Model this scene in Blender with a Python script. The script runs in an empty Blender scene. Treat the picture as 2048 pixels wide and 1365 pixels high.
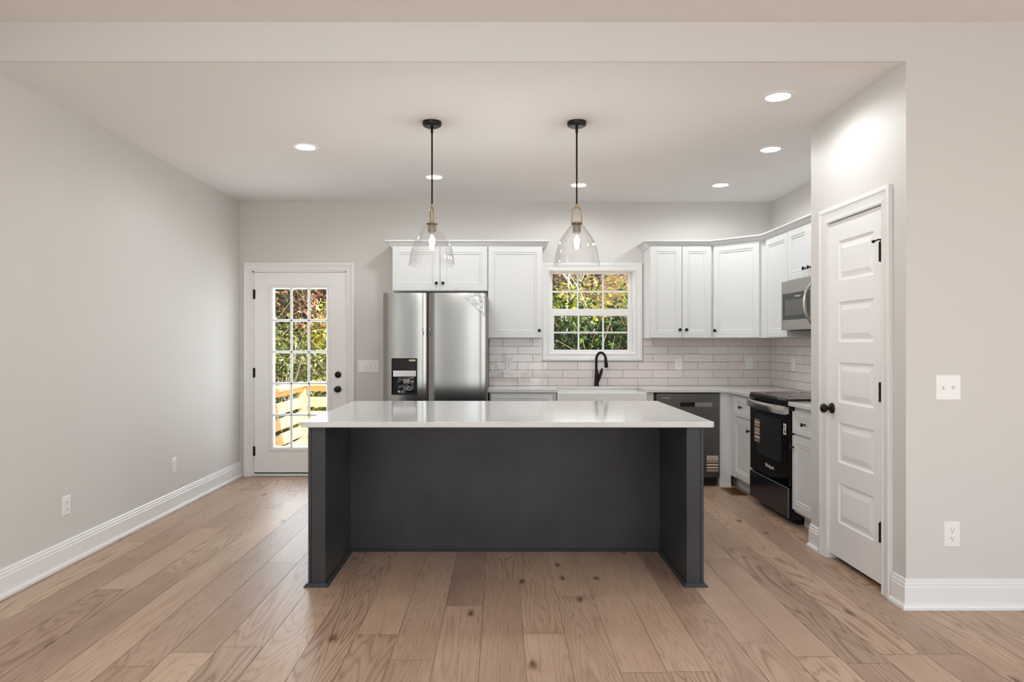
import bpy, bmesh, math, random
from mathutils import Matrix, Vector

# ---------------------------------------------------------------- camera, world, light, exposure
sc = bpy.context.scene
C = bpy.context.collection
F, CX, CY, H = 1350.0, 1002.0, 687.0, 1.329          # focal length and principal point in 2048x1365 pixels, eye height
R = math.radians
cd = bpy.data.cameras.new('camera'); cam = bpy.data.objects.new('camera', cd); C.objects.link(cam)
cam.location = (0, 0, H); cam.rotation_euler = (R(90), 0, 0)
cd.sensor_width = 36; cd.lens = F / 2048 * 36
cd.shift_x = (1024 - CX) / 2048; cd.shift_y = (CY - 682.5) / 2048
cd.clip_start = .05; cd.clip_end = 200
sc.camera = cam
vs = sc.view_settings
sc.display_settings.display_device = 'sRGB'
vs.view_transform = 'Standard'; vs.look = 'None'; vs.gamma = 1; vs.exposure = 0.0; vs.use_curve_mapping = False
sc.cycles.use_denoising = True
sc.cycles.max_bounces = 10; sc.cycles.diffuse_bounces = 5; sc.cycles.glossy_bounces = 5
sc.cycles.transparent_max_bounces = 16; sc.cycles.transmission_bounces = 8
sc.cycles.caustics_reflective = False; sc.cycles.caustics_refractive = False
sc.cycles.sample_clamp_indirect = 6

w = bpy.data.worlds.new('world'); sc.world = w; w.use_nodes = True
wn = w.node_tree.nodes; wl = w.node_tree.links
sky = wn.new('ShaderNodeTexSky'); sky.sky_type = 'NISHITA'; sky.sun_disc = False
sky.sun_elevation = R(48); sky.sun_rotation = R(120)
wl.new(sky.outputs[0], wn['Background'].inputs[0]); wn['Background'].inputs[1].default_value = 0.32

def lamp(name, kind, loc, rot, energy, color, **kw):
    d = bpy.data.lights.new(name, kind); d.energy = energy; d.color = color
    for k, v in kw.items(): setattr(d, k, v)
    o = bpy.data.objects.new(name, d); C.objects.link(o); o.location = loc; o.rotation_euler = rot
    return o
sun = lamp('sun', 'SUN', (6, -4, 12), (0, 0, 0), 13.0, (1, .94, .82), angle=R(.6))
sun.rotation_euler = Vector((-.55, .35, -.76)).to_track_quat('-Z', 'Y').to_euler()
# daylight from the living room's rear windows, plus added fill from both sides
DAY = (.81, .91, 1)
lamp('daylight_rear_window', 'AREA', (.45, -3.5, 1.45), (R(90), 0, 0), 32, DAY, shape='RECTANGLE', size=1.4, size_y=2.1)
lamp('daylight_rear_window', 'AREA', (4.0, -3.5, 1.45), (R(90), 0, 0), 22, DAY, shape='RECTANGLE', size=1.0, size_y=2.1)
lamp('fill_light_left', 'AREA', (-2.56, -1.75, 1.4), (R(90), 0, R(-90)), 40, DAY, shape='RECTANGLE', size=2.8, size_y=2.1)  # made-up side window, added to light the header and front right wall
lamp('fill_light_right', 'AREA', (4.65, -.6, 1.4), (R(90), 0, R(90)), 58, DAY, shape='RECTANGLE', size=3.0, size_y=2.1)  # made-up window on the unseen right side, added to light the left wall
# daylight through the back door and the kitchen window
lamp('daylight_back_door', 'AREA', (-2.03, 6.98, 1.15), (R(-90), 0, 0), 26, (.82, .9, 1), shape='RECTANGLE', size=.6, size_y=1.6)
lamp('daylight_kitchen_window', 'AREA', (.91, 7.02, 1.65), (R(-90), 0, 0), 2.2, (.92, .95, 1), shape='RECTANGLE', size=.75, size_y=.75)
# added unseen lamp under the living room ceiling, brightens header and ceiling
lamp('header_fill_light', 'POINT', (-.5, .6, 2.55), (0, 0, 0), 62, (.95, .975, .99), shadow_soft_size=.16)

# ---------------------------------------------------------------- helpers
def P(px, py, Y): return Vector(((px - CX) * Y / F, Y, H - (py - CY) * Y / F))
def X_(px, Y): return (px - CX) * Y / F
def Z_(py, Y): return H - (py - CY) * Y / F

class MB:
    def __init__(s): s.v = []; s.f = []; s.c = []; s.m = Matrix.Identity(4); s.col = None
    def add(s, vs, fs):
        n = len(s.v)
        s.v += [s.m @ Vector(p) for p in vs]
        for f in fs: s.f.append([n + i for i in f]); s.c.append(s.col)
        return s
    def box(s, x0, x1, y0, y1, z0, z1):
        v = [(x, y, z) for x in (x0, x1) for y in (y0, y1) for z in (z0, z1)]
        return s.add(v, [(0, 1, 3, 2), (4, 6, 7, 5), (0, 4, 5, 1), (2, 3, 7, 6), (0, 2, 6, 4), (1, 5, 7, 3)])
    def prism(s, poly, axis, a, b):
        """poly: 2D points; axis 'x': (y,z) swept along x; 'y': (x,z); 'z': (x,y)"""
        def mk(p, t): return {'x': (t, p[0], p[1]), 'y': (p[0], t, p[1]), 'z': (p[0], p[1], t)}[axis]
        n = len(poly)
        v = [mk(p, a) for p in poly] + [mk(p, b) for p in poly]
        return s.add(v, [tuple(range(n)), tuple(range(2 * n - 1, n - 1, -1))] + [(i, n + i, n + (i + 1) % n, (i + 1) % n) for i in range(n)])
    def lathe(s, prof, n=32, c=(0, 0, 0), close=False):
        """prof: (r,z); revolved about z through c"""
        v = []; f = []
        for r, z in prof:
            for k in range(n):
                a = 2 * math.pi * k / n
                v.append((c[0] + r * math.cos(a), c[1] + r * math.sin(a), c[2] + z))
        m = len(prof)
        for i in range(m - 1):
            for k in range(n):
                f.append((i * n + k, i * n + (k + 1) % n, (i + 1) * n + (k + 1) % n, (i + 1) * n + k))
        if close:
            for k in range(n): f.append(((m - 1) * n + k, (m - 1) * n + (k + 1) % n, (k + 1) % n, k))
        else:
            if prof[0][0] > 1e-6: f.append(tuple(range(n - 1, -1, -1)))
            if prof[-1][0] > 1e-6: f.append(tuple((m - 1) * n + k for k in range(n)))
        return s.add(v, f)
    def tube(s, pts, rad, n=10):
        pts = [Vector(p) for p in pts]
        rr = rad if isinstance(rad, (list, tuple)) else [rad] * len(pts)
        v = []; f = []; up = None
        for i, p in enumerate(pts):
            d = (pts[min(i + 1, len(pts) - 1)] - pts[max(i - 1, 0)]).normalized()
            if up is None: up = Vector((0, 0, 1)) if abs(d.z) < .9 else Vector((1, 0, 0))
            a = d.cross(up).normalized(); up = a.cross(d).normalized()
            for k in range(n):
                t = 2 * math.pi * k / n
                v.append(p + rr[i] * (math.cos(t) * a + math.sin(t) * up))
        m = len(pts)
        for i in range(m - 1):
            for k in range(n):
                f.append((i * n + k, i * n + (k + 1) % n, (i + 1) * n + (k + 1) % n, (i + 1) * n + k))
        f.append(tuple(range(n - 1, -1, -1))); f.append(tuple((m - 1) * n + k for k in range(n)))
        return s.add(v, f)
    def panel(s, x0, x1, z0, z1, y, thick, rings):
        """a slab whose front (towards -y) steps through rings (inset, depth behind y)"""
        rs = [(0, thick)] + rings
        v = []; f = []
        for ins, d in rs:
            v += [(x0 + ins, y + d, z0 + ins), (x1 - ins, y + d, z0 + ins), (x1 - ins, y + d, z1 - ins), (x0 + ins, y + d, z1 - ins)]
        for i in range(len(rs) - 1):
            for k in range(4): f.append((4 * i + k, 4 * i + (k + 1) % 4, 4 * i + 4 + (k + 1) % 4, 4 * i + 4 + k))
        n = 4 * (len(rs) - 1)
        f.append((n, n + 1, n + 2, n + 3)); f.append((3, 2, 1, 0))
        return s.add(v, f)
    def build(s, name, mat, parent=None, bevel=0, smooth=True, angle=35, segs=2):
        me = bpy.data.meshes.new(name); me.from_pydata([tuple(p) for p in s.v], [], s.f)
        bm = bmesh.new(); bm.from_mesh(me); bmesh.ops.recalc_face_normals(bm, faces=bm.faces); bm.to_mesh(me); bm.free()
        if any(c is not None for c in s.c):
            ca = me.color_attributes.new('Col', 'FLOAT_COLOR', 'CORNER')
            for p, c in zip(me.polygons, s.c):
                for li in p.loop_indices: ca.data[li].color = c or (1, 1, 1, 1)
        if smooth:
            me.shade_smooth(); me.set_sharp_from_angle(angle=R(angle))
        me.materials.append(mat)
        o = bpy.data.objects.new(name, me); C.objects.link(o)
        if parent: o.parent = parent
        if bevel:
            b = o.modifiers.new('edge', 'BEVEL'); b.width = bevel; b.segments = segs; b.limit_method = 'ANGLE'; b.angle_limit = R(40)
        return o

def tag(o, label=None, cat=None, group=None, kind=None):
    if label: o['label'] = label
    if cat: o['category'] = cat
    if group: o['group'] = group
    if kind: o['kind'] = kind
    return o
def thing(name, label, cat, loc=(0, 0, 0), rz=0, group=None):
    o = bpy.data.objects.new(name, None); C.objects.link(o); o.empty_display_size = .1
    o.location = loc; o.rotation_euler = (0, 0, R(rz))
    return tag(o, label, cat, group)
def struct(o, label=None, cat=None): return tag(o, label, cat, None, 'structure')
def copy_tree(o, parent=None):
    c = o.copy(); C.objects.link(c); c.parent = parent
    for ch in list(o.children): copy_tree(ch, c)
    return c

# ---------------------------------------------------------------- materials
def lin(r, g, b):
    f = lambda c: (c / 255) / 12.92 if c / 255 <= .04045 else ((c / 255 + .055) / 1.055) ** 2.4
    return (f(r), f(g), f(b), 1)
def mat(name, col, rough=.5, metal=0, spec=.5, **kw):
    m = bpy.data.materials.new(name); m.use_nodes = True
    b = m.node_tree.nodes['Principled BSDF']
    b.inputs['Base Color'].default_value = col; b.inputs['Roughness'].default_value = rough
    b.inputs['Metallic'].default_value = metal; b.inputs['Specular IOR Level'].default_value = spec
    for k, v in kw.items(): b.inputs[k.replace('_', ' ')].default_value = v
    return m
def N(m, t, **kw):
    n = m.node_tree.nodes.new('ShaderNode' + t)
    for k, v in kw.items():
        if hasattr(n, k): setattr(n, k, v)
        else: n.inputs[k.replace('_', ' ')].default_value = v
    return n
def L(m, a, b): m.node_tree.links.new(a, b)
def bs(m): return m.node_tree.nodes['Principled BSDF']
def add_bump(m, scale, strength, dist=.002, detail=3, stretch=(1, 1, 1), distortion=0):
    tc = N(m, 'TexCoord'); mp = N(m, 'Mapping'); mp.inputs['Scale'].default_value = stretch
    L(m, tc.outputs['Object'], mp.inputs[0])
    n = N(m, 'TexNoise'); n.inputs['Scale'].default_value = scale; n.inputs['Detail'].default_value = detail; n.inputs['Distortion'].default_value = distortion
    L(m, mp.outputs[0], n.inputs['Vector'])
    bu = N(m, 'Bump'); bu.inputs['Strength'].default_value = strength; bu.inputs['Distance'].default_value = dist
    L(m, n.outputs[0], bu.inputs['Height']); L(m, bu.outputs[0], bs(m).inputs['Normal'])
    return n
def tint(m, noise_out, c0, c1, p0=.3, p1=.7):
    r = N(m, 'ValToRGB'); r.color_ramp.elements[0].position = p0; r.color_ramp.elements[1].position = p1
    r.color_ramp.elements[0].color = c0; r.color_ramp.elements[1].color = c1
    L(m, noise_out, r.inputs[0]); L(m, r.outputs[0], bs(m).inputs['Base Color'])

M = {}
M['wall'] = mat('wall_paint', lin(216, 213, 208), .62, spec=.3); add_bump(M['wall'], 260, .05, .001)
M['ceiling'] = mat('ceiling_paint', lin(241, 238, 236), .8, spec=.2); add_bump(M['ceiling'], 26, .35, .004, 5, distortion=1.5)
M['trim'] = mat('white_trim_paint', lin(238, 237, 235), .35)
M['cabinet'] = mat('white_cabinet_paint', lin(222, 223, 222), .38); add_bump(M['cabinet'], 300, .02, .0005)
M['door'] = mat('white_door_paint', lin(243, 242, 240), .4)
M['plate'] = mat('white_plastic', lin(240, 239, 237), .3)
M['slot'] = mat('slot_dark', lin(60, 58, 55), .6)
M['black'] = mat('matte_black_metal', lin(28, 27, 26), .38, .6)
M['bronze'] = mat('oil_rubbed_bronze', lin(44, 39, 35), .35, .7)
M['brass'] = mat('antique_brass', lin(168, 143, 98), .3, 1)
M['socket'] = mat('brushed_bronze_socket', lin(105, 92, 82), .35, .9)
M['grout'] = mat('grey_grout', lin(126, 116, 110), .9)
M['porcelain'] = mat('white_fireclay', lin(232, 231, 228), .12)
M['rubber'] = mat('black_recess', lin(12, 12, 12), .6)
M['blackglass'] = mat('black_glass', lin(10, 10, 11), .06)
M['ovenglass'] = mat('oven_window_glass', lin(40, 40, 40), .05)
M['microglass'] = mat('microwave_window_glass', lin(78, 76, 74), .12)
M['blackenamel'] = mat('black_enamel', lin(16, 16, 18), .16)
M['drawerfilm'] = mat('black_enamel_under_blue_film', lin(16, 21, 31), .22, spec=.3)
M['filmedge'] = mat('film_edge', lin(120, 140, 152), .25)
M['chrome'] = mat('polished_steel', lin(205, 203, 200), .16, 1)
M['vent'] = mat('brown_vent_metal', lin(120, 90, 58), .4, .6)
M['ventdark'] = mat('vent_slots', lin(52, 38, 24), .7)

# quartz
m = M['quartz'] = mat('white_quartz', lin(236, 236, 234), .1)
tc = N(m, 'TexCoord'); n1 = N(m, 'TexNoise'); n1.inputs['Scale'].default_value = 1.6; n1.inputs['Detail'].default_value = 6; n1.inputs['Distortion'].default_value = 2.2
L(m, tc.outputs['Object'], n1.inputs['Vector'])
rp = N(m, 'ValToRGB'); e = rp.color_ramp.elements
e[0].position = .46; e[0].color = lin(216, 216, 214); e[1].position = .54; e[1].color = lin(216, 216, 214)
k = e.new(.5); k.color = lin(212, 212, 209)
L(m, n1.outputs[0], rp.inputs[0]); L(m, rp.outputs[0], bs(m).inputs['Base Color'])

# glazed tile, colour varies a little tile by tile
m = M['tile'] = mat('glazed_tile', lin(222, 212, 208), .09)
va = N(m, 'VertexColor', layer_name='Col'); L(m, va.outputs[0], bs(m).inputs['Base Color'])
add_bump(m, 9, .5, .006, 2)

# stainless
def steel(name, col, rough, axis):
    m = mat(name, col, rough, 1)
    st = {'z': (260, 260, 1.2), 'x': (1.2, 260, 260)}[axis]
    tc = N(m, 'TexCoord'); mp = N(m, 'Mapping'); mp.inputs['Scale'].default_value = st
    L(m, tc.outputs['Object'], mp.inputs[0])
    n = N(m, 'TexNoise'); n.inputs['Scale'].default_value = 1; n.inputs['Detail'].default_value = 2
    L(m, mp.outputs[0], n.inputs['Vector'])
    r = N(m, 'MapRange'); r.inputs['To Min'].default_value = rough - .015; r.inputs['To Max'].default_value = rough + .015
    L(m, n.outputs[0], r.inputs[0]); L(m, r.outputs[0], bs(m).inputs['Roughness'])
    bs(m).inputs['Anisotropic'].default_value = .6
    return m
M['steel'] = steel('brushed_stainless', lin(152, 150, 147), .2, 'x')
M['darksteel'] = steel('dark_brushed_stainless', lin(112, 111, 110), .3, 'x')
M['microsteel'] = steel('microwave_stainless', lin(168, 164, 160), .28, 'x')
M['fridgeside'] = mat('fridge_side_grey', lin(120, 118, 115), .5)

# charcoal stained island
m = M['island'] = mat('charcoal_stain', lin(66, 67, 70), .38)
n = add_bump(m, 3, .04, .001, 6, (1, 1, 14))
n2 = N(m, 'TexNoise'); n2.inputs['Scale'].default_value = 2.2; n2.inputs['Detail'].default_value = 5
tc = N(m, 'TexCoord'); L(m, tc.outputs['Object'], n2.inputs['Vector'])
tint(m, n2.outputs[0], lin(46, 46, 49), lin(62, 63, 66), .32, .7)

# thin clear glass
def glass(name, tintc, refl, edge=.5):
    m = bpy.data.materials.new(name); m.use_nodes = True
    nt = m.node_tree; nt.nodes.remove(bs(m))
    t = N(m, 'BsdfTransparent'); t.inputs[0].default_value = tintc
    g = N(m, 'BsdfGlossy'); g.inputs['Roughness'].default_value = .02
    lw = N(m, 'LayerWeight'); lw.inputs[0].default_value = edge
    mr = N(m, 'MapRange'); mr.inputs['To Min'].default_value = refl[0]; mr.inputs['To Max'].default_value = refl[1]
    L(m, lw.outputs['Facing'], mr.inputs[0])
    mx = N(m, 'MixShader'); L(m, mr.outputs[0], mx.inputs[0]); L(m, t.outputs[0], mx.inputs[1]); L(m, g.outputs[0], mx.inputs[2])
    L(m, mx.outputs[0], nt.nodes['Material Output'].inputs[0])
    return m
M['pane'] = glass('window_glass', (.97, .985, .98, 1), (.015, .2))
M['shade'] = glass('clear_shade_glass', (.992, .992, .99, 1), (.012, .42), .3)
M['film'] = glass('clear_film', (.93, .93, .93, 1), (.1, .6))
M['bulb'] = glass('bulb_glass', (.98, .95, .9, 1), (.04, .4))
def emit(name, col, s):
    m = bpy.data.materials.new(name); m.use_nodes = True
    b = bs(m); b.inputs['Emission Color'].default_value = col; b.inputs['Emission Strength'].default_value = s; b.inputs['Base Color'].default_value = (.8, .8, .8, 1)
    return m
M['lens'] = emit('lit_lens', (1, .96, .9, 1), 9)
M['filament'] = emit('lit_filament', (1, .9, .74, 1), 14)

# oak floor: each plank carries its own tone (r) and two seeds (g, b)
m = M['floor'] = mat('oak_floor', lin(160, 135, 116), .42, spec=.42)
va = N(m, 'VertexColor', layer_name='Col'); sx = N(m, 'SeparateColor'); L(m, va.outputs[0], sx.inputs[0])
tc = N(m, 'TexCoord'); cmb = N(m, 'CombineXYZ')
mu1 = N(m, 'Math', operation='MULTIPLY'); mu1.inputs[1].default_value = 37; L(m, sx.outputs[1], mu1.inputs[0])
mu2 = N(m, 'Math', operation='MULTIPLY'); mu2.inputs[1].default_value = 53; L(m, sx.outputs[2], mu2.inputs[0])
L(m, mu1.outputs[0], cmb.inputs[0]); L(m, mu2.outputs[0], cmb.inputs[1])
ad = N(m, 'VectorMath', operation='ADD'); L(m, tc.outputs['Object'], ad.inputs[0]); L(m, cmb.outputs[0], ad.inputs[1])
mp = N(m, 'Mapping'); mp.inputs['Scale'].default_value = (7, .62, 1); L(m, ad.outputs[0], mp.inputs[0])
ring = N(m, 'TexNoise'); ring.inputs['Scale'].default_value = 1.0; ring.inputs['Detail'].default_value = 1.5; ring.inputs['Roughness'].default_value = .4; ring.inputs['Distortion'].default_value = .35
L(m, mp.outputs[0], ring.inputs['Vector'])
mm = N(m, 'Math', operation='MULTIPLY'); mm.inputs[1].default_value = 21; L(m, ring.outputs[0], mm.inputs[0])
fr = N(m, 'Math', operation='PINGPONG'); fr.inputs[1].default_value = .5; L(m, mm.outputs[0], fr.inputs[0])   # cathedral rings
mpf = N(m, 'Mapping'); mpf.inputs['Scale'].default_value = (190, 5, 1); L(m, ad.outputs[0], mpf.inputs[0])
fine = N(m, 'TexNoise'); fine.inputs['Scale'].default_value = 1; fine.inputs['Detail'].default_value = 3; L(m, mpf.outputs[0], fine.inputs['Vector'])
mpb = N(m, 'Mapping'); mpb.inputs['Scale'].default_value = (3, .8, 1); L(m, ad.outputs[0], mpb.inputs[0])
broad = N(m, 'TexNoise'); broad.inputs['Scale'].default_value = 1; broad.inputs['Detail'].default_value = 2; L(m, mpb.outputs[0], broad.inputs['Vector'])
base = N(m, 'ValToRGB'); e = base.color_ramp.elements
e[0].position = 0; e[0].color = lin(156, 132, 116); e[1].position = 1; e[1].color = lin(214, 190, 162)
k = e.new(.5); k.color = lin(190, 163, 140)
L(m, sx.outputs[0], base.inputs[0])
def mixc(m, blend, fac_out, fac_scale, a, col):
    x = N(m, 'Mix', data_type='RGBA', blend_type=blend)
    if fac_out is not None:
        s = N(m, 'Math', operation='MULTIPLY'); s.inputs[1].default_value = fac_scale; L(m, fac_out, s.inputs[0]); L(m, s.outputs[0], x.inputs[0])
    else: x.inputs[0].default_value = fac_scale
    L(m, a, x.inputs[6]); x.inputs[7].default_value = col
    return x.outputs[2]
rr_ = N(m, 'MapRange'); rr_.inputs['From Min'].default_value = .28; rr_.inputs['From Max'].default_value = .5; L(m, fr.outputs[0], rr_.inputs[0])
pf = N(m, 'MapRange'); pf.inputs['From Min'].default_value = .15; pf.inputs['From Max'].default_value = .9; pf.inputs['To Min'].default_value = .12; L(m, sx.outputs[2], pf.inputs[0])
rp_ = N(m, 'Math', operation='MULTIPLY'); L(m, rr_.outputs[0], rp_.inputs[0]); L(m, pf.outputs[0], rp_.inputs[1])
c0 = mixc(m, 'MULTIPLY', rp_.outputs[0], .8, base.outputs[0], lin(188, 170, 156))
lo_ = N(m, 'MapRange'); lo_.inputs['From Min'].default_value = .14; lo_.inputs['From Max'].default_value = .02; L(m, fr.outputs[0], lo_.inputs[0])
lp_ = N(m, 'Math', operation='MULTIPLY'); L(m, lo_.outputs[0], lp_.inputs[0]); L(m, pf.outputs[0], lp_.inputs[1])
c1 = mixc(m, 'SCREEN', lp_.outputs[0], .75, c0, lin(84, 74, 62))       # limed grain lines
ff = N(m, 'MapRange'); ff.inputs['From Min'].default_value = .45; ff.inputs['From Max'].default_value = .75; L(m, fine.outputs[0], ff.inputs[0])
c2 = mixc(m, 'MULTIPLY', ff.outputs[0], .5, c1, lin(190, 172, 160))
bb = N(m, 'MapRange'); bb.inputs['From Min'].default_value = .4; bb.inputs['From Max'].default_value = .7; L(m, broad.outputs[0], bb.inputs[0])
c3 = mixc(m, 'MULTIPLY', bb.outputs[0], .5, c2, lin(208, 194, 188))
mpk = N(m, 'Mapping'); mpk.inputs['Scale'].default_value = (4.2, 1.7, 1); L(m, ad.outputs[0], mpk.inputs[0])
nk = N(m, 'TexNoise'); nk.inputs['Scale'].default_value = 9; L(m, mpk.outputs[0], nk.inputs['Vector'])
adk = N(m, 'VectorMath', operation='MULTIPLY_ADD'); L(m, nk.outputs['Color'], adk.inputs[0]); adk.inputs[1].default_value = (.09, .09, 0); L(m, mpk.outputs[0], adk.inputs[2])
vk = N(m, 'TexVoronoi', voronoi_dimensions='2D'); vk.inputs['Scale'].default_value = 1.0; L(m, adk.outputs[0], vk.inputs['Vector'])
sk = N(m, 'SeparateColor'); L(m, vk.outputs['Color'], sk.inputs[0])
gk = N(m, 'Math', operation='GREATER_THAN'); gk.inputs[1].default_value = .8; L(m, sk.outputs[0], gk.inputs[0])
dk = N(m, 'MapRange'); dk.inputs['From Min'].default_value = .1; dk.inputs['From Max'].default_value = .015; L(m, vk.outputs['Distance'], dk.inputs[0])
kk = N(m, 'Math', operation='MULTIPLY'); L(m, gk.outputs[0], kk.inputs[0]); L(m, dk.outputs[0], kk.inputs[1])
c4 = mixc(m, 'MULTIPLY', kk.outputs[0], .85, c3, lin(96, 82, 74))
L(m, c4, bs(m).inputs['Base Color'])
bu = N(m, 'Bump'); bu.inputs['Strength'].default_value = .12; bu.inputs['Distance'].default_value = .002; L(m, fine.outputs[0], bu.inputs['Height']); L(m, bu.outputs[0], bs(m).inputs['Normal'])
M['subfloor'] = mat('plank_gap', lin(84, 66, 54), .8)

# outside
def leafmat(name):
    m = bpy.data.materials.new(name); m.use_nodes = True; nt = m.node_tree; nt.nodes.remove(bs(m))
    va = N(m, 'VertexColor', layer_name='Col')
    d = N(m, 'BsdfDiffuse'); t = N(m, 'BsdfTranslucent'); g = N(m, 'BsdfGlossy'); g.inputs['Roughness'].default_value = .4
    L(m, va.outputs[0], d.inputs[0]); L(m, va.outputs[0], t.inputs[0])
    x = N(m, 'MixShader'); x.inputs[0].default_value = .35; L(m, d.outputs[0], x.inputs[1]); L(m, t.outputs[0], x.inputs[2])
    y = N(m, 'MixShader'); y.inputs[0].default_value = .05; L(m, x.outputs[0], y.inputs[1]); L(m, g.outputs[0], y.inputs[2])
    L(m, y.outputs[0], nt.nodes['Material Output'].inputs[0]); return m
M['leaf'] = leafmat('leaves')
M['bark'] = mat('grey_brown_bark', lin(122, 104, 86), .9)
M['palebark'] = mat('pale_bare_bark', lin(214, 202, 186), .8)
m = M['lumber'] = mat('new_pine_lumber', lin(226, 188, 126), .7)
n = add_bump(m, 4, .1, .002, 4, (1, 1, 12)); tint(m, n.outputs[0], lin(222, 186, 128), lin(240, 214, 164))
m = M['ground'] = mat('leaf_litter', lin(92, 74, 52), .95)
n = add_bump(m, 9, .8, .05, 6); tint(m, n.outputs[0], lin(60, 48, 32), lin(140, 112, 74))
M['siding'] = mat('exterior_siding', lin(215, 214, 210), .7)

# label stickers: printed stripes
def stripes(name):
    m = mat(name, lin(150, 120, 98), .45)
    tc = N(m, 'TexCoord'); se = N(m, 'SeparateXYZ'); L(m, tc.outputs['Object'], se.inputs[0])
    n = N(m, 'TexNoise', noise_dimensions='1D'); n.inputs['Scale'].default_value = 75; n.inputs['Detail'].default_value = 3; L(m, se.outputs[2], n.inputs['W'])
    r = N(m, 'ValToRGB'); r.color_ramp.interpolation = 'CONSTANT'; e = r.color_ramp.elements
    e[0].position = 0; e[0].color = lin(62, 48, 42); e[1].position = .42; e[1].color = lin(146, 112, 88)
    k = e.new(.5); k.color = lin(178, 148, 126); k = e.new(.56); k.color = lin(226, 216, 208)
    L(m, n.outputs[0], r.inputs[0]); L(m, r.outputs[0], bs(m).inputs['Base Color']); return m
M['sticker'] = stripes('printed_label')
M['paper'] = mat('white_label', lin(225, 222, 216), .5)
M['ink'] = mat('black_ink', lin(20, 18, 17), .6)

# ---------------------------------------------------------------- room shell
XL, XR, YB, YH, ZC, ZL = -2.61, 2.70, 6.75, 3.383, 2.743, 2.94
XP, YP = 2.03, 4.42                         # pantry wall plane and its far end
XE, YR = 4.7, -3.6                          # living room's right wall and rear wall
DX0, DX1, DZ1 = -2.487, -1.545, 2.052       # back door opening
WX0, WX1, WZ0, WZ1 = .478, 1.345, 1.224, 2.063   # kitchen window opening

# floor of oak planks
rnd = random.Random(5)
fl = MB()
PW, X0 = .19, -.659
known = {0: [(3.077, .62)], 2: [(3.411, .12), (5.6, .45)], 4: [(3.09, .5)], 5: [(3.55, .6), (2.5, .4)], 6: [(2.72, .55)], 7: [(2.73, .62)], 8: [(3.44, .18)], 9: [(3.0, .5)], 10: [(4.16, .42)], 11: [(4.4, .3)], 12: [(4.18, .55)]}
row = -11
while X0 + row * PW < XE:
    x0 = X0 + row * PW; x1 = x0 + PW
    cuts = sorted([k_[0] for k_ in known.get(row, [])])
    if not cuts: cuts = [rnd.uniform(2.2, 4.2)]
    while cuts[-1] < YB: cuts.append(cuts[-1] + rnd.choice((1.9, 1.9, 1.2, 1.5)))
    while cuts[0] > YR: cuts.insert(0, cuts[0] - rnd.choice((1.9, 1.9, 1.3, 1.6)))
    for a, b in zip(cuts[:-1], cuts[1:]):
        a_, b_ = max(a, YR), min(b, YB)
        if b_ - a_ < .01: continue
        tone = min(1, max(0, rnd.gauss(.46, .13)))
        for kc, kt in known.get(row, []):
            if abs(a - kc) < .01: tone = kt
        lx0, lx1 = max(x0, XL), min(x1, XE)
        if lx1 - lx0 < .02: continue
        fl.col = (tone, rnd.random(), rnd.random(), 1)
        g = .001
        fl.add([(lx0 + g, a_ + g, 0), (lx1 - g, a_ + g, 0), (lx1 - g, b_ - g, 0), (lx0 + g, b_ - g, 0)], [(0, 1, 2, 3)])
    row += 1
fl.col = (.05, .3, .3, 1)
fl.box(XL - .15, XE + .15, YR - .15, YB + .15, -.12, -.0025)
struct(fl.build('floor', M['floor'], smooth=False), 'light brown wide plank oak floor', 'floor')

cl = MB().box(XL, XP, YH + .012, YB + .15, ZC, ZC + .15).box(XP, XR + .15, YH + .11, YB + .15, ZC, ZC + .15)
struct(cl.build('ceiling', M['ceiling'], smooth=False), 'white textured kitchen ceiling', 'ceiling')
cl = MB().box(XL - .15, XE + .15, YR - .15, YH + .15, ZL, ZL + .12)
struct(cl.build('ceiling_living', M['ceiling'], smooth=False), 'higher textured living room ceiling', 'ceiling')
wb = MB()
y0, y1 = YB, YB + .15
wb.box(XL - .15, DX0, y0, y1, 0, ZC).box(DX0, DX1, y0, y1, DZ1, ZC).box(DX1, WX0, y0, y1, 0, ZC)
wb.box(WX0, WX1, y0, y1, 0, WZ0).box(WX0, WX1, y0, y1, WZ1, ZC).box(WX1, XR + .15, y0, y1, 0, ZC)
struct(wb.build('wall_back', M['wall'], smooth=False), 'light greige back kitchen wall', 'wall')
struct(MB().box(XL - .15, XL, -.35, YB, 0, ZL).box(XL - .15, XL, YR, -3.15, 0, ZL).box(XL - .15, XL, -3.15, -.35, 0, .35).box(XL - .15, XL, -3.15, -.35, 2.45, ZL).build('wall_left', M['wall'], smooth=False), 'long bare greige left wall', 'wall')
struct(MB().box(XR, XR + .15, YP, YB, 0, ZC).build('wall_right', M['wall'], smooth=False), 'kitchen wall behind the range', 'wall')
PD0, PD1, PDZ = 3.578, 4.191, 2.078         # pantry door opening
wp = MB()
wp.box(XP, XP + .11, YH + .11, PD0, 0, ZC).box(XP, XP + .11, PD0, PD1, PDZ, ZC).box(XP, XP + .11, PD1, YP - .11, 0, ZC)
wp.box(XP, XR + .15, YP - .11, YP, 0, ZC)
struct(wp.build('wall_pantry', M['wall'], smooth=False), 'pantry wall that holds the paneled door', 'wall')
wf = MB().box(XP, XE, YH, YH + .11, 0, ZL)
struct(wf.build('wall_front', M['wall'], smooth=False), 'greige living room wall beside the pantry', 'wall')
struct(MB().box(XR, XR + .15, YH + .11, YP - .11, 0, ZC).build('wall_pantry_right', M['wall'], smooth=False))
hd = MB().box(XL, XP, YH, YH + .012, ZC, ZL).box(XL, XP, YH + .012, YH + .15, ZC + .15, ZL)
struct(hd.build('wall_header', M['wall'], smooth=False), 'dropped header above the kitchen opening', 'wall')
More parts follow.
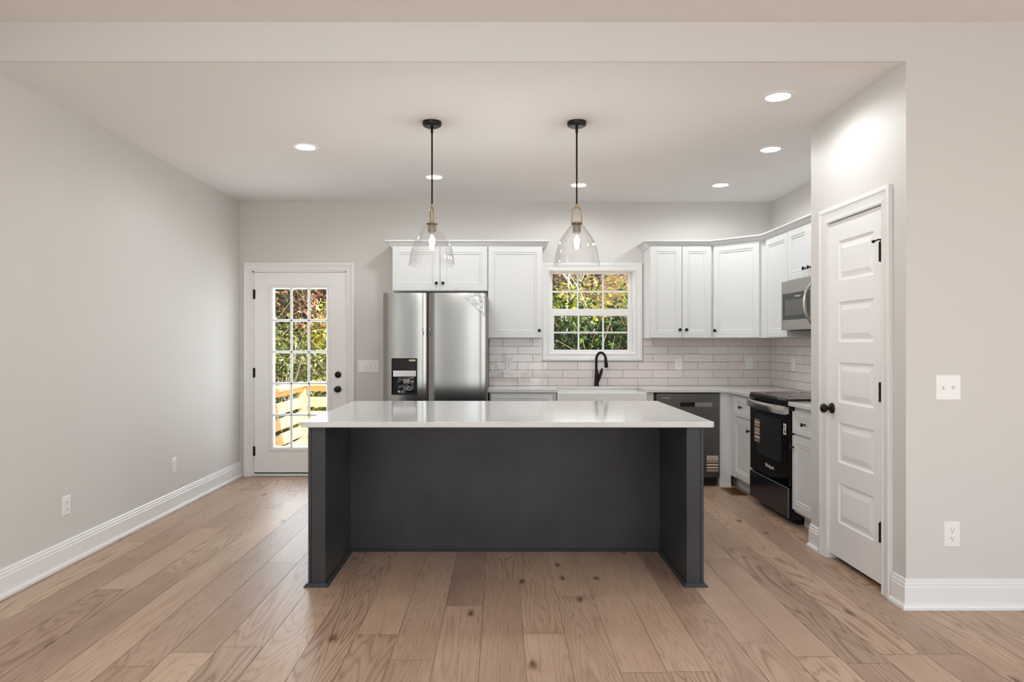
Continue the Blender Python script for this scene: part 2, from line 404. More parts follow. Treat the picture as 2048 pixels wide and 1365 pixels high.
struct(MB().box(XE, XE + .15, YR, -2.1, 0, ZL).box(XE, XE + .15, .9, YH + .11, 0, ZL).box(XE, XE + .15, -2.1, .9, 0, .35).box(XE, XE + .15, -2.1, .9, 2.45, ZL).build('wall_living_right', M['wall'], smooth=False))
wr = MB()
yr0, yr1 = YR - .15, YR
for a, b in ((XL - .15, -.25), (1.15, 3.5), (4.5, XE + .15)): wr.box(a, b, yr0, yr1, 0, ZL)
for a, b in ((-.25, 1.15), (3.5, 4.5)): wr.box(a, b, yr0, yr1, 0, .4).box(a, b, yr0, yr1, 2.5, ZL)
struct(wr.build('wall_rear', M['wall'], smooth=False))

# baseboards: tall, stepped cap, shoe moulding at the floor
BP = [(0, 0), (.03, 0), (.03, .012), (.026, .021), (.016, .024), (.016, .108), (.013, .112), (.013, .126), (.009, .130), (.009, .142), (.004, .148), (0, .148)]
def baseboard(name, a, b, nrm, ma=0, mb_=0):
    """from a to b (2D) on a wall whose room side is nrm; ma/mb_ mitre factors at either end"""
    a, b, nrm = Vector(a), Vector(b), Vector(nrm); d = (b - a).normalized()
    v = []; n = len(BP)
    for p, mit in ((a, -ma), (b, mb_)):
        for o_, z in BP:
            q = p + nrm * o_ + d * (o_ * mit); v.append((q.x, q.y, z))
    mb = MB().add(v, [tuple(range(n)), tuple(range(2 * n - 1, n - 1, -1))] + [(i, n + i, n + (i + 1) % n, (i + 1) % n) for i in range(n)])
    return struct(mb.build(name, M['trim'], angle=20), None, 'baseboard')
baseboard('baseboard_left', (XL, YR), (XL, YB), (1, 0))['label'] = 'tall white baseboard along the left wall'
baseboard('baseboard_front', (XP, YH), (XE, YH), (0, -1), 1, 0)['label'] = 'tall white baseboard under the living room wall'
baseboard('baseboard_pantry', (XP, YH), (XP, PD0 - .088), (-1, 0), 1, 0)['label'] = 'short white baseboard right of the pantry door'
baseboard('baseboard_pantry_far', (XP, PD1 + .088), (XP, YP), (-1, 0), 0, 0)['label'] = 'short white baseboard left of the pantry door'
baseboard('baseboard_back', (DX1 + .092, YB), (-1.06, YB), (0, -1))['label'] = 'white baseboard between back door and refrigerator'

# ---------------------------------------------------------------- casings, doors, window
def casing(mb, x0, x1, z0, z1, y, wd, bottom=False, t=.02):
    """picture-frame casing round an opening, front towards -y; stepped profile"""
    prof = [(0, 0), (0, .012), (.012, .016), (.018, .011), (wd - .03, .016), (wd - .022, .022), (wd - .004, .022), (wd, .018), (wd, 0)]
    pr = [(o, -d) for o, d in prof]
    path = [(x0, z0), (x0, z1), (x1, z1), (x1, z0)]
    outd = [(-1, -1 if bottom else 0), (-1, 1), (1, 1), (1, -1 if bottom else 0)]
    n = len(pr); v = []; f = []
    for (px, pz), (ox, oz) in zip(path, outd):
        for o, d in pr: v.append((px + ox * o, y + d, pz + oz * o))
    segs = [(0, 1), (1, 2), (2, 3)] + ([(3, 0)] if bottom else [])
    for a, b in segs:
        for i in range(n - 1): f.append((a * n + i, a * n + i + 1, b * n + i + 1, b * n + i))
        f.append((a * n + n - 1, a * n, b * n, b * n + n - 1))
    if not bottom: f.append(tuple(range(n))); f.append(tuple(range(3 * n, 4 * n)))
    mb.add(v, f)

def hinge(parent, x, y, z, h=.1, leaf=0):
    hb = MB(); hb.m = Matrix.Translation((x, y, z - h / 2))
    hb.lathe([(0, 0), (.0065, .001), (.0065, h * .32), (.0058, h * .33), (.0058, h * .35), (.0065, h * .36), (.0065, h * .65), (.0058, h * .66), (.0058, h * .68), (.0065, h * .69), (.0065, h - .001), (0, h)], 10)
    hb.box(-.014, .016, .004, .0075, .004, h - .004)
    if leaf: hb.box(-leaf, -.004, .0155, .019, .002, h - .002)
    return hb.build('hinge', M['black'], parent)

# back door (full-lite, fifteen panes)
bd = thing('door_1', 'white back door with fifteen glass panes and black hardware', 'door', ((DX0 + DX1) / 2, YB, 0)); bd['kind'] = 'structure'
ox = (DX0 + DX1) / 2
cs = MB(); casing(cs, DX0 - ox, DX1 - ox, 0, DZ1, 0, .082); 
cs.build('casing', M['trim'], bd)
jb = MB().box(DX0 - ox, DX0 - ox + .014, 0, .15, 0, DZ1).box(DX1 - ox - .014, DX1 - ox, 0, .15, 0, DZ1).box(DX0 - ox, DX1 - ox, 0, .15, DZ1 - .014, DZ1)
jb.build('jamb', M['trim'], bd)
SX0, SX1, SZ0, SZ1 = X_(508, YB) - ox, X_(690, YB) - ox, .036, Z_(546, YB)
GX0, GX1, GZ0, GZ1 = X_(547, YB) - ox, X_(652, YB) - ox, Z_(894, YB), Z_(578, YB)
th = MB().box(SX0 - .008, SX1 + .008, -.022, .15, .003, .022); th.build('threshold', M['trim'], bd, .004)
sw = MB().box(SX0, SX1, .012, .05, .024, .036); sw.build('sweep', M['rubber'], bd)
sl = MB()
yf, yk = .004, .048
LF = .048   # lite frame width
hx0, hx1, hz0, hz1 = GX0 - LF + .01, GX1 + LF - .01, GZ0 - LF + .01, GZ1 + LF - .01
sl.box(SX0, hx0, yf, yk, SZ0, SZ1).box(hx1, SX1, yf, yk, SZ0, SZ1).box(hx0, hx1, yf, yk, SZ0, hz0).box(hx0, hx1, yf, yk, hz1, SZ1)
sl.build('slab', M['door'], bd, smooth=False)
lf = MB()
def frame_rings(mb, x0, x1, z0, z1, rings):
    """rings (inset, y); closed loop of quads, open in the middle"""
    v = []; f = []
    for ins, y in rings: v += [(x0 + ins, y, z0 + ins), (x1 - ins, y, z0 + ins), (x1 - ins, y, z1 - ins), (x0 + ins, y, z1 - ins)]
    for i in range(len(rings) - 1):
        for k in range(4): f.append((4 * i + k, 4 * i + (k + 1) % 4, 4 * i + 4 + (k + 1) % 4, 4 * i + 4 + k))
    mb.add(v, f)
frame_rings(lf, GX0 - LF, GX1 + LF, GZ0 - LF, GZ1 + LF, [(0, yf), (.004, yf - .007), (.016, yf - .01), (.026, yf - .006), (.034, yf - .006), (.044, yf + .004), (LF, yf + .016), (LF, yk)])
ncol, nrow = 3, 5
for k in range(1, ncol):
    x = GX0 + (GX1 - GX0) * k / ncol; lf.prism([(x - .013, .018), (x - .006, .006), (x + .006, .006), (x + .013, .018), (x + .006, .03), (x - .006, .03)], 'z', GZ0, GZ1)
for k in range(1, nrow):
    z = GZ0 + (GZ1 - GZ0) * k / nrow; lf.prism([(.018, z - .013), (.006, z - .006), (.006, z + .006), (.018, z + .013), (.03, z + .006), (.03, z - .006)], 'x', GX0, GX1)
lf.build('lite_frame', M['trim'], bd, smooth=False)
MB().box(GX0 - .002, GX1 + .002, .0165, .0185, GZ0 - .002, GZ1 + .002).build('glass', M['pane'], bd, smooth=False)
for py in (589, 746, 903): hinge(bd, SX0 - .004, -.001, Z_(py, YB), .1)
for py, nm in ((750, 'deadbolt'), (779, 'door_knob')):
    kb = MB(); kb.m = Matrix.Translation((X_(676, YB) - ox, yf, Z_(py, YB))) @ Matrix.Rotation(R(90), 4, 'X')
    if nm == 'deadbolt': kb.lathe([(.03, 0), (.033, .003), (.031, .012), (.024, .016), (0, .017)], 28).box(-.006, .006, -.016, .016, .015, .032)
    else: kb.lathe([(.033, 0), (.033, .006), (.028, .011), (.013, .014), (.012, .032), (.022, .038), (.029, .05), (.028, .06), (.018, .067), (0, .069)], 28)
    tag(kb.build(nm, M['black'], bd), 'black ' + nm.replace('_', ' '))

# pantry door, five raised panels
pd = thing('door_2', 'narrow white five-panel pantry door with black knob', 'door', (XP, (PD0 + PD1) / 2, 0), -90); pd['kind'] = 'structure'
hw = (PD1 - PD0) / 2
cs = MB(); casing(cs, -hw + .006, hw - .006, 0, PDZ - .006, 0, .085); cs.build('casing', M['trim'], pd)
jb = MB().box(-hw, -hw + .007, 0, .11, 0, PDZ).box(hw - .007, hw, 0, .11, 0, PDZ).box(-hw, hw, 0, .11, PDZ - .007, PDZ); jb.build('jamb', M['trim'], pd)
sl = MB(); x0, x1, z0, z1 = -.299, .299, .036, 2.066
yf = .006
zs = [(1.706, 1.944), (1.338, 1.576), (.972, 1.214), (.612, .852), (.248, .489)]
px0, px1 = -.190, .196
sl.box(x0, x1, yf + .01, yf + .036, z0, z1)
sl.box(x0, px0, yf, yf + .01, z0, z1).box(px1, x1, yf, yf + .01, z0, z1)
ed = [z0] + [q for a, b in reversed(zs) for q in (a, b)] + [z1]
for a, b in zip(ed[0::2], ed[1::2]): sl.box(px0, px1, yf, yf + .01, a, b)
sl.build('slab', M['door'], pd, smooth=False)
for a, b in zs:
    pn = MB(); v = []; f = []
    rings = [(0, 0), (.006, .0085), (.018, .0095), (.046, .003), (.050, .002)]
    for ins, d in rings: v += [(px0 + ins, yf + d, a + ins), (px1 - ins, yf + d, a + ins), (px1 - ins, yf + d, b - ins), (px0 + ins, yf + d, b - ins)]
    for i in range(len(rings) - 1):
        for k in range(4): f.append((4 * i + k, 4 * i + (k + 1) % 4, 4 * i + 4 + (k + 1) % 4, 4 * i + 4 + k))
    n = 4 * (len(rings) - 1); f.append((n, n + 1, n + 2, n + 3)); pn.add(v, f)
    pn.build('panel', M['door'], pd, smooth=False)
for z in (1.817, 1.068, .320): hg = hinge(pd, .2905, -.0125, z, .107, .03)
hp = MB().tube([(.302, -.004, 1.878), (.290, -.02, 1.882), (.262, -.03, 1.876)], [.004, .004, .004]).tube([(.266, -.029, 1.877), (.256, -.033, 1.874)], .008).box(.290, .312, -.012, -.002, 1.872, 1.885)
hp.build('door_stop', M['black'], pd)
kb = MB(); kb.m = Matrix.Translation((X_(0, 1) * 0 - (3.994 * 1350 / 1300 - (PD0 + PD1) / 2) , yf, .93)) @ Matrix.Rotation(R(90), 4, 'X')
kb.lathe([(.033, 0), (.033, .005), (.029, .011), (.013, .014), (.011, .03), (.016, .036), (.026, .044), (.029, .054), (.026, .064), (.015, .07), (0, .072)], 28)
tag(kb.build('door_knob', M['bronze'], pd), 'black round door knob')

# window over the sink
wx, wz = (WX0 + WX1) / 2, WZ0
wi = thing('window_1', 'white double hung window with grid panes above the sink', 'window', (wx, YB, wz)); wi['kind'] = 'structure'
hw, hh = (WX1 - WX0) / 2, WZ1 - WZ0
cs = MB(); casing(cs, -hw + .004, hw - .004, .004, hh - .004, 0, .072, True); cs.build('casing', M['trim'], wi)
fr_ = MB(); frame_rings(fr_, -hw, hw, 0, hh, [(0, -.002), (0, .15), (.018, .15), (.018, .06), (.006, .055), (.004, -.002)]); fr_.build('window_frame', M['trim'], wi, smooth=False)
def sash(name, gx0, gx1, gz0, gz1, fx0, fx1, fz0, fz1, y):
    s = MB()
    s.box(fx0, gx0, y, y + .03, fz0, fz1).box(gx1, fx1, y, y + .03, fz0, fz1).box(gx0, gx1, y, y + .03, fz0, gz0).box(gx0, gx1, y, y + .03, gz1, fz1)
    for k in (1, 2):
        x = gx0 + (gx1 - gx0) * k / 3; s.box(x - .0085, x + .0085, y + .008, y + .02, gz0, gz1)
    z = (gz0 + gz1) / 2; s.box(gx0, gx1, y + .0085, y + .0195, z - .0085, z + .0085)
    o = s.build(name, M['trim'], wi, .002, smooth=False)
    MB().box(gx0 - .003, gx1 + .003, y + .013, y + .015, gz0 - .003, gz1 + .003).build('glass', M['pane'], o, smooth=False)
    return o
yu, yl = YB + .105, YB + .068
sash('upper_sash', X_(1105, yu) - wx, X_(1257, yu) - wx, Z_(619, yu) - wz, Z_(548, yu) - wz, -hw + .019, hw - .019, Z_(632, yu) - wz, hh - .019, .105)
sash('lower_sash', X_(1108, yl) - wx, X_(1256, yl) - wx, Z_(700, yl) - wz, Z_(631, yl) - wz, -hw + .019, hw - .019, .019, Z_(618, yl) - wz, .068)

# backsplash of long glazed tiles
bk = MB(); rnd = random.Random(11)
TH, TL, TG = .0787, .3, .0036
Z0 = .9055
def tile_run(put, u0, u1, joint, holes):
    for r in range(6):
        za, zb = Z0 + r * TH, Z0 + (r + 1) * TH
        off = joint + (0 if r % 2 == 0 else TL / 2)
        k = math.floor((u0 - off) / TL)
        while off + k * TL < u1:
            a, b = off + k * TL, off + (k + 1) * TL; k += 1
            for (s0, s1) in holes(r):
                p, q = max(a, s0), min(b, s1)
                if q - p > .012: put(p + TG / 2, q - TG / 2, za + TG / 2, zb - TG / 2)
def tcol(): 
    t = rnd.uniform(-5, 5); return lin(229 + t, 219 + t, 215 + t)
def put_back(a, b, z0, z1):
    bk.col = tcol(); t = [rnd.uniform(-.0006, .0006) for _ in range(4)]
    y = YB - .009
    v = [(a, y + t[0], z0), (b, y + t[1], z0), (b, y + t[2], z1), (a, y + t[3], z1), (a, YB - .003, z0), (b, YB - .003, z0), (b, YB - .003, z1), (a, YB - .003, z1)]
    bk.add(v, [(0, 1, 2, 3), (0, 4, 5, 1), (1, 5, 6, 2), (2, 6, 7, 3), (3, 7, 4, 0)])
BX0, BX1 = -.12, XR - .004
def back_holes(r): return [(BX0, BX1)] if r < 3 else [(BX0, .412), (1.418, BX1)]
tile_run(put_back, BX0, BX1, X_(1455.4, YB), back_holes)
def put_right(a, b, z0, z1):
    bk.col = tcol(); t = [rnd.uniform(-.0006, .0006) for _ in range(4)]
    x = XR - .009
    v = [(x + t[0], a, z0), (x + t[1], b, z0), (x + t[2], b, z1), (x + t[3], a, z1), (XR - .003, a, z0), (XR - .003, b, z0), (XR - .003, b, z1), (XR - .003, a, z1)]
    bk.add(v, [(0, 1, 2, 3), (0, 4, 5, 1), (1, 5, 6, 2), (2, 6, 7, 3), (3, 7, 4, 0)])
tile_run(put_right, YP + .01, YB - .01, 6.46, lambda r: [(YP + .01, YB - .01)])
sp = bk.build('backsplash', M['tile'], smooth=False); struct(sp, 'glossy pinkish white long tile backsplash', 'backsplash')
gr = MB().box(BX0, BX1, YB - .0045, YB, Z0, Z0 + 3 * TH).box(BX0, .412, YB - .0045, YB, Z0 + 3 * TH, Z0 + 6 * TH).box(1.418, BX1, YB - .0045, YB, Z0 + 3 * TH, Z0 + 6 * TH)
gr.box(XR - .0045, XR, YP + .01, YB - .0045, Z0, Z0 + 6 * TH).build('grout', M['grout'], sp, smooth=False)

# ---------------------------------------------------------------- cabinets
RINGS = [(0, .0025), (.0025, 0), (.052, 0), (.055, .005), (.060, .0055), (.063, .003), (.069, .003), (.074, .009)]
DRINGS = [(0, .0025), (.0025, 0), (.036, 0), (.039, .005), (.044, .0055), (.047, .003), (.052, .003), (.056, .008)]
def knob(parent, x, y, z):
    k = MB(); k.m = Matrix.Translation((x, y, z)) @ Matrix.Rotation(R(90), 4, 'X')
    k.lathe([(.008, -.001), (.008, .002), (.005, .005), (.005, .012), (.009, .016), (.0145, .019), (.0155, .023), (.012, .0275), (0, .029)], 18)
    return tag(k.build('knob', M['black'], parent), 'small round black knob')
def cdoor(parent, x0, x1, z0, z1, kn=None, name='door', rings=RINGS, y=-.021):
    d = MB().panel(x0, x1, z0, z1, y, .02, rings).build(name, M['cabinet'], parent, smooth=False)
    if kn: knob(d, kn[0], y, kn[1])
    return d
def wall_cab(label, loc, rz, wd, h, depth, doors, group='white wall cabinets', xtra=None):
    t = thing('wall_cabinet', label, 'cabinet', loc, rz, group)
    b = MB().box(0, wd, 0, depth, 0, h)
    if xtra: xtra(b)
    b.build('body', M['cabinet'], t, .0015)
    for x0, x1, z0, z1, kn in doors: cdoor(t, x0, x1, z0, z1, kn)
    return t
YU = 6.45                                   # face frame plane of the back wall's upper cabinets; door fronts 2 cm nearer
yd = YU - .021
def dx(px): return X_(px, yd)
def dz(py): return Z_(py, yd)
UT, UB = 2.275, 1.377
D = YB - YU - .0005
# over the refrigerator
x0, x1, zb = dx(784), dx(975.5), 1.826
wall_cab('wide short white wall cabinet directly above the refrigerator', (x0, YU, zb), 0, x1 - x0, UT - zb, D,
         [(.004, dx(879.5) - x0, .004, dz(494) - zb, (dx(873) - x0, dz(567) - zb)), (dx(880.5) - x0, x1 - x0 - .004, .004, dz(494) - zb, (dx(886) - x0, dz(567) - zb))])
x0, x1 = dx(975.5) + .0008, dx(1085)
wall_cab('single-door white wall cabinet between refrigerator and window', (x0, YU, UB), 0, x1 - x0, UT - UB, D,
         [(.004, x1 - x0 - .004, .004, dz(494) - UB, (dx(1078.5) - x0, dz(661.5) - UB))])
x0, x1 = dx(1300), dx(1424)
wall_cab('two-door white wall cabinet right of the sink window', (x0, YU, UB), 0, x1 - x0, UT - UB, D,
         [(.003, dx(1363.7) - x0, .004, dz(492) - UB, (dx(1359) - x0, dz(660) - UB)), (dx(1364.7) - x0, x1 - x0 - .004, .004, dz(492) - UB, (dx(1372) - x0, dz(660) - UB))])
# diagonal corner cabinet
A = Vector((dx(1424) + .001, YU)); dl = XR - .309 - A.x; Bc = Vector((A.x + dl, A.y - dl))
dw = (Bc - A).length
t = thing('wall_cabinet', 'diagonal white corner wall cabinet with one wide door', 'cabinet', (A.x, A.y, UB), -45, 'white wall cabinets')
inv = Matrix.Rotation(R(45), 4, 'Z') @ Matrix.Translation((-A.x, -A.y, 0))
pts = [A, Bc, Vector((XR - .0005, Bc.y)), Vector((XR - .0005, YB - .0005)), Vector((A.x, YB - .0005))]
pl = [(inv @ Vector((p.x, p.y, 0)))[:2] for p in pts]
MB().prism(pl, 'z', 0, UT - UB).build('body', M['cabinet'], t, .0015)
cdoor(t, .030, dw - .062, .004, dz(492) - UB - .006, (.055, .072))
# tall one on the right wall, then the short one over the microwave
XU = XR - .309
xd = XU - .021
def yy(px): return xd * F / (px - CX)
Y1 = 5.588
wall_cab('narrow white wall cabinet between corner cabinet and microwave', (XU, Bc.y - .001, UB), -90, Bc.y - .001 - Y1, UT - UB, .3085,
         [(.03, Bc.y - Y1 - .005, .004, dz(492) - UB - .006, None)])
zb = 1.838; wd = .757
wall_cab('short white two-door wall cabinet above the microwave', (XU, Y1 - .001, zb), -90, wd, UT - zb, .3085,
         [(.003, .376, .004, dz(492) - zb - .006, (.335, .075)), (.381, wd - .003, .004, dz(492) - zb - .006, (.42, .075))])

# crown moulding on each run of uppers
CP = [(0, 0), (.010, 0), (.014, .012), (.024, .018), (.040, .040), (.052, .046), (.060, .050), (.060, .062), (0, .062)]
def crown(name, label, pts, dirs):
    """pts: 2D corner points on the cabinet fronts; dirs: outward mitre vectors"""
    n = len(CP); v = []; f = []
    for p, d in zip(pts, dirs):
        for o, z in CP: v.append((p[0] + d[0] * o, p[1] + d[1] * o, 2.246 + z))
    for a in range(len(pts) - 1):
        for i in range(n): f.append((a * n + i, a * n + (i + 1) % n, (a + 1) * n + (i + 1) % n, (a + 1) * n + i))
    f.append(tuple(range(n))); f.append(tuple((len(pts) - 1) * n + i for i in range(n)))
    return tag(MB().add(v, f).build(name, M['cabinet'], angle=20), label, 'crown molding', 'crown moldings on the cabinets')
yc = YU + .0006 - .0015
xa, xb = dx(784), dx(1085)
crown('crown_molding', 'white crown molding on top of the cabinets above the refrigerator', [(xa - .0006, YB), (xa - .0006, yc), (xb + .0006, yc), (xb + .0006, YB)], [(-1, 0), (-1, -1), (1, -1), (1, 0)])
xa = dx(1300) - .0006; q = math.tan(R(22.5))
A2 = (A.x, yc); B2 = (XU - .0006, Bc.y - .0006)
crown('crown_molding', 'white crown molding turning the corner above the right-hand cabinets', [(xa, YB), (xa, yc), A2, B2, (XU - .0006, YP + .0)], [(-1, 0), (-1, -1), (-q, -1), (-1, -q), (-1, 0)])

# base cabinets on the back wall
YF = 6.255                                  # face frame plane of the back run
ZT = .8745                                  # underside of the worktops
def base_body(b, wd, depth, h=ZT, toe=True):
    b.box(0, wd, 0, depth, .105, h).box(0, wd, .07, depth, 0, .105)
SKX0, SKX1 = .515, 1.345
t = thing('base_cabinet', 'white base cabinet between refrigerator and sink', 'cabinet', (-.105, YF, 0), 0, 'white base cabinets')
wd = SKX0 - .002 + .105
b = MB(); base_body(b, wd, YB - YF - .001); b.build('body', M['cabinet'], t, .0015)
cdoor(t, .012, wd - .035, .69, .855, (wd / 2 - .01, .772), 'drawer', DRINGS)
cdoor(t, .012, wd - .035, .125, .68, (wd - .07, .63))
t = thing('base_cabinet', 'white sink base cabinet under the apron sink', 'cabinet', (SKX0, YF, 0), 0, 'white base cabinets')
wd = SKX1 - SKX0
b = MB().box(0, wd, 0, YB - YF - .001, .105, .62).box(0, wd, .07, YB - YF - .001, 0, .105); b.build('body', M['cabinet'], t, .0015)
cdoor(t, .01, wd / 2 - .002, .125, .6, (wd / 2 - .05, .55)); cdoor(t, wd / 2 + .002, wd - .01, .125, .6, (wd / 2 + .05, .55))
DWX0, DWX1 = X_(1309, 6.235), X_(1439.5, 6.235)
tag(MB().box(SKX1 + .001, DWX0 - .004, YF, YF + .4, 0, ZT).build('cabinet_filler', M['cabinet'], None, .001), 'narrow white filler strip between sink and dishwasher', 'cabinet filler')
# corner filler between dishwasher and right run
XF = 2.132                                  # face frame plane of the right run
t = tag(MB().box(DWX1 + .004, XF - .0005, YF, YF + .35, 0, ZT).box(DWX1 + .004, XF - .0005, YF - .012, YF, 0, .018).build('cabinet_filler', M['cabinet'], None, .001), 'wide white corner filler panel right of the dishwasher', 'cabinet filler')
# right run: far cabinet, range, near cabinet
RY0, RY1 = 4.907, 5.677                     # the range
def right_cab(label, ya, yb, doors, drawer):
    t = thing('base_cabinet', label, 'cabinet', (XF, yb, 0), -90, 'white base cabinets')
    wd = yb - ya
    b = MB(); base_body(b, wd, XR - XF - .001); b.build('body', M['cabinet'], t, .0015)
    return t, wd
t, wd = right_cab('white base cabinet with drawer between corner and range', RY1 + .006, YF + .35, None, None)
o = YF + .35 - 6.13
cdoor(t, o, wd - .006, .678, .852, ((o + wd) / 2 - .02, .765), 'drawer', DRINGS)
cdoor(t, o, wd - .006, .128, .662, (wd - .05, .58))
t, wd = right_cab('white base cabinet with drawer between range and pantry wall', YP + .002, RY0 - .006, None, None)
cdoor(t, .006, wd - .006, .678, .838, (wd / 2 - .03, .76), 'drawer', DRINGS)
cdoor(t, .006, wd - .006, .128, .662, (.03, .58))

# worktops
ct = MB()
CYF, CXF = 6.22, 2.085
Zt = .905
ct.box(-.132, SKX0 + .012, CYF, YB, ZT, Zt).box(SKX0 + .012, SKX1 - .012, 6.61, YB, ZT, Zt)
ct.prism([(SKX1 - .012, CYF), (CXF - .01, CYF), (CXF, CYF - .01), (CXF, RY1 + .003), (XR, RY1 + .003), (XR, YB), (SKX1 - .012, YB)], 'z', ZT, Zt)
tag(ct.build('countertop', M['quartz'], None, .003, smooth=False), 'white quartz countertop running along the back wall around the sink', 'countertop')
tag(MB().box(CXF, XR, YP, RY0 - .003, ZT, Zt).build('countertop', M['quartz'], None, .003, smooth=False), 'short white quartz countertop between range and pantry wall', 'countertop')

# apron sink
sk = thing('farmhouse_sink', 'white apron-front farmhouse sink under the window', 'sink', ((SKX0 + SKX1) / 2, 6.2, .62))
hw = (SKX1 - SKX0) / 2 - .002; zt = ZT - .001 - .62
s = MB(); D2 = .41; wl_ = .025
s.box(-hw, hw, 0, .035, .001, zt).box(-hw, hw, D2 - wl_, D2, .056, zt).box(-hw, -hw + wl_, .035, D2 - wl_, .056, zt).box(hw - wl_, hw, .035, D2 - wl_, .056, zt).box(-hw + wl_, hw - wl_, .056, D2 - wl_, .056, .075)
s.build('basin', M['porcelain'], sk, .006, segs=3)
dr = MB(); dr.m = Matrix.Translation((0, .22, .075)); dr.lathe([(.045, 0), (.045, .003), (.03, .001), (0, .001)], 24); dr.build('drain', M['chrome'], sk)

# faucet
fy = 6.665
fc = thing('faucet', 'matte black pull-down faucet behind the sink', 'faucet', (X_(1193, fy), fy, Zt))
sc_ = fy / F
b = MB().lathe([(.028, 0), (.028, .006), (.024, .010), (.0215, .05), (.019, .10), (.0175, .155), (.014, .165), (.0, .166)], 24); b.build('base', M['black'], fc)
d = Vector((.8, -.6)).normalized()
sp_ = []
sp_.append((-.002, 0, .15)); sp_.append((-.002, 0, .235))
rad = .052
for k in range(13):
    a = math.pi - k * (math.pi * .93) / 12
    u = rad + rad * math.cos(a); zz = .262 + rad * 1.35 * math.sin(a) 
    sp_.append((-.002 + d.x * u, d.y * u, zz))
MB().tube(sp_, .0125, 14).build('spout', M['black'], fc)
e_ = Vector(sp_[-1]); 
hdm = MB().tube([e_ + Vector((0, 0, .006)), e_ + Vector((.002, 0, -.03)), e_ + Vector((.006, -.002, -.085)), e_ + Vector((.0065, -.002, -.092))], [.0135, .015, .019, .017], 16); hdm.build('spray_head', M['black'], fc)
MB().tube([(.006, -.008, .03), (.024, -.016, .085), (.046, -.02, .15), (.052, -.022, .178)], [.014, .017, .0145, .008], 12).build('lever', M['black'], fc)

# ---------------------------------------------------------------- appliances
# refrigerator
FYF = 5.87; FS = F / FYF
fx0, fx1 = X_(765.5, FYF), X_(972.5, FYF); fzt = Z_(586, FYF)
rf = thing('refrigerator', 'stainless side-by-side refrigerator with water dispenser and no handles', 'refrigerator', ((fx0 + fx1) / 2, FYF, 0)); fo = (fx0 + fx1) / 2
MB().box(fx0 - fo, fx1 - fo + .006, .075, YB - FYF - .03, .015, fzt - .012).build('body', M['fridgeside'], rf, .004)
MB().box(fx0 - fo + .02, fx1 - fo - .02, .06, .2, 0, .09).build('base_grille', M['rubber'], rf)
def fdoor(x0, x1, z0, z1, hole=None):
    xs = [x0 + (x1 - x0) * k / 16 for k in range(17)]
    if hole: xs = sorted([x for x in xs if min(abs(x - hole[0]), abs(x - hole[1])) > .008] + [hole[0], hole[1]])
    zs = [z0, z1] if not hole else [z0, hole[2], hole[3], z1]
    def yf(x):
        t_ = (x - x0) / (x1 - x0) * 2 - 1
        return .012 * abs(t_) ** 2.4 + (.012 * ((abs(t_) - .94) / .06) ** 2 if abs(t_) > .94 else 0)
    mb = MB(); nz = len(zs); v = []; f = []
    for x in xs:
        for z in zs: v.append((x, yf(x), z))
    for i in range(len(xs) - 1):
        for j in range(nz - 1):
            if hole and j == 1 and xs[i] >= hole[0] - 1e-6 and xs[i + 1] <= hole[1] + 1e-6: continue
            f.append((i * nz + j, (i + 1) * nz + j, (i + 1) * nz + j + 1, i * nz + j + 1))
    mb.add(v, f)
    nx = len(xs)
    top = [(x, yf(x), z1) for x in xs] + [(x1, .07, z1), (x0, .07, z1)]; bot = [(p[0], p[1], z0) for p in top]
    n = len(top)
    mb.add(top, [tuple(range(n))]); mb.add(bot, [tuple(range(n))])
    mb.add([(x0, yf(x0), z0), (x0, yf(x0), z1), (x0, .07, z1), (x0, .07, z0)], [(0, 1, 2, 3)])
    mb.add([(x1, yf(x1), z0), (x1, yf(x1), z1), (x1, .07, z1), (x1, .07, z0)], [(0, 1, 2, 3)])
    return mb
hx0, hx1, hz0, hz1 = X_(783.5, FYF) - fo, X_(834, FYF) - fo, Z_(790, FYF), Z_(717.5, FYF)
sp1, sp2 = X_(853.2, FYF) - fo, X_(856.8, FYF) - fo
dl_ = fdoor(fx0 - fo, sp1, .1, fzt, (hx0, hx1, hz0, hz1)).build('freezer_door', M['steel'], rf, angle=50)
dr_ = fdoor(sp2, fx1 - fo, .1, fzt).build('refrigerator_door', M['steel'], rf, angle=50)
MB().box(sp1 - .001, sp2 + .001, .03, .074, .1, fzt - .004).build('door_gasket', M['rubber'], rf)
ds = thing('dispenser', None, None); ds.parent = rf
bmz = hz0 + .62 * (hz1 - hz0)
tr = MB(); frame_rings(tr, hx0 - .002, hx1 + .002, hz0 - .002, hz1 + .002, [(0, .004), (0, -.001), (.003, -.002), (.006, 0), (.006, .06)]); tr.build('bezel', M['blackglass'], ds, smooth=False)
MB().box(hx0, hx1, .066, .0685, hz0, hz1).box(hx0 + .004, hx1 - .004, .012, .066, hz0 + .003, hz0 + .012).build('recess', M['rubber'], ds)
zc1 = Z_(741, FYF); zc2 = Z_(754, FYF)
MB().box(hx0 + .004, hx1 - .004, .0, .06, zc1, hz1 - .004).build('control_panel', M['blackglass'], ds, .003)
MB().box(hx0 + .01, hx1 - .008, .002, .04, zc2, zc1 - .002).build('trim_strip', M['chrome'], ds, .002)
MB().box(X_(818, FYF) - fo, X_(831, FYF) - fo, -.001, .0, Z_(723, FYF), Z_(719.5, FYF)).build('paper_tag', mat('tan_tag', lin(206, 196, 168), .6), ds)
MB().prism([(.045, Z_(786, FYF)), (.058, Z_(786, FYF)), (.058, zc2), (.035, zc2)], 'x', X_(801, FYF) - fo, X_(825, FYF) - fo).build('paddle', M['blackenamel'], ds, .003)
MB().box(X_(805, FYF) - fo, X_(818, FYF) - fo, .030, .045, Z_(768, FYF), Z_(759.5, FYF)).build('paddle_pad', mat('grey_pad', lin(165, 160, 155), .35), ds, .002)
rnd = random.Random(3)
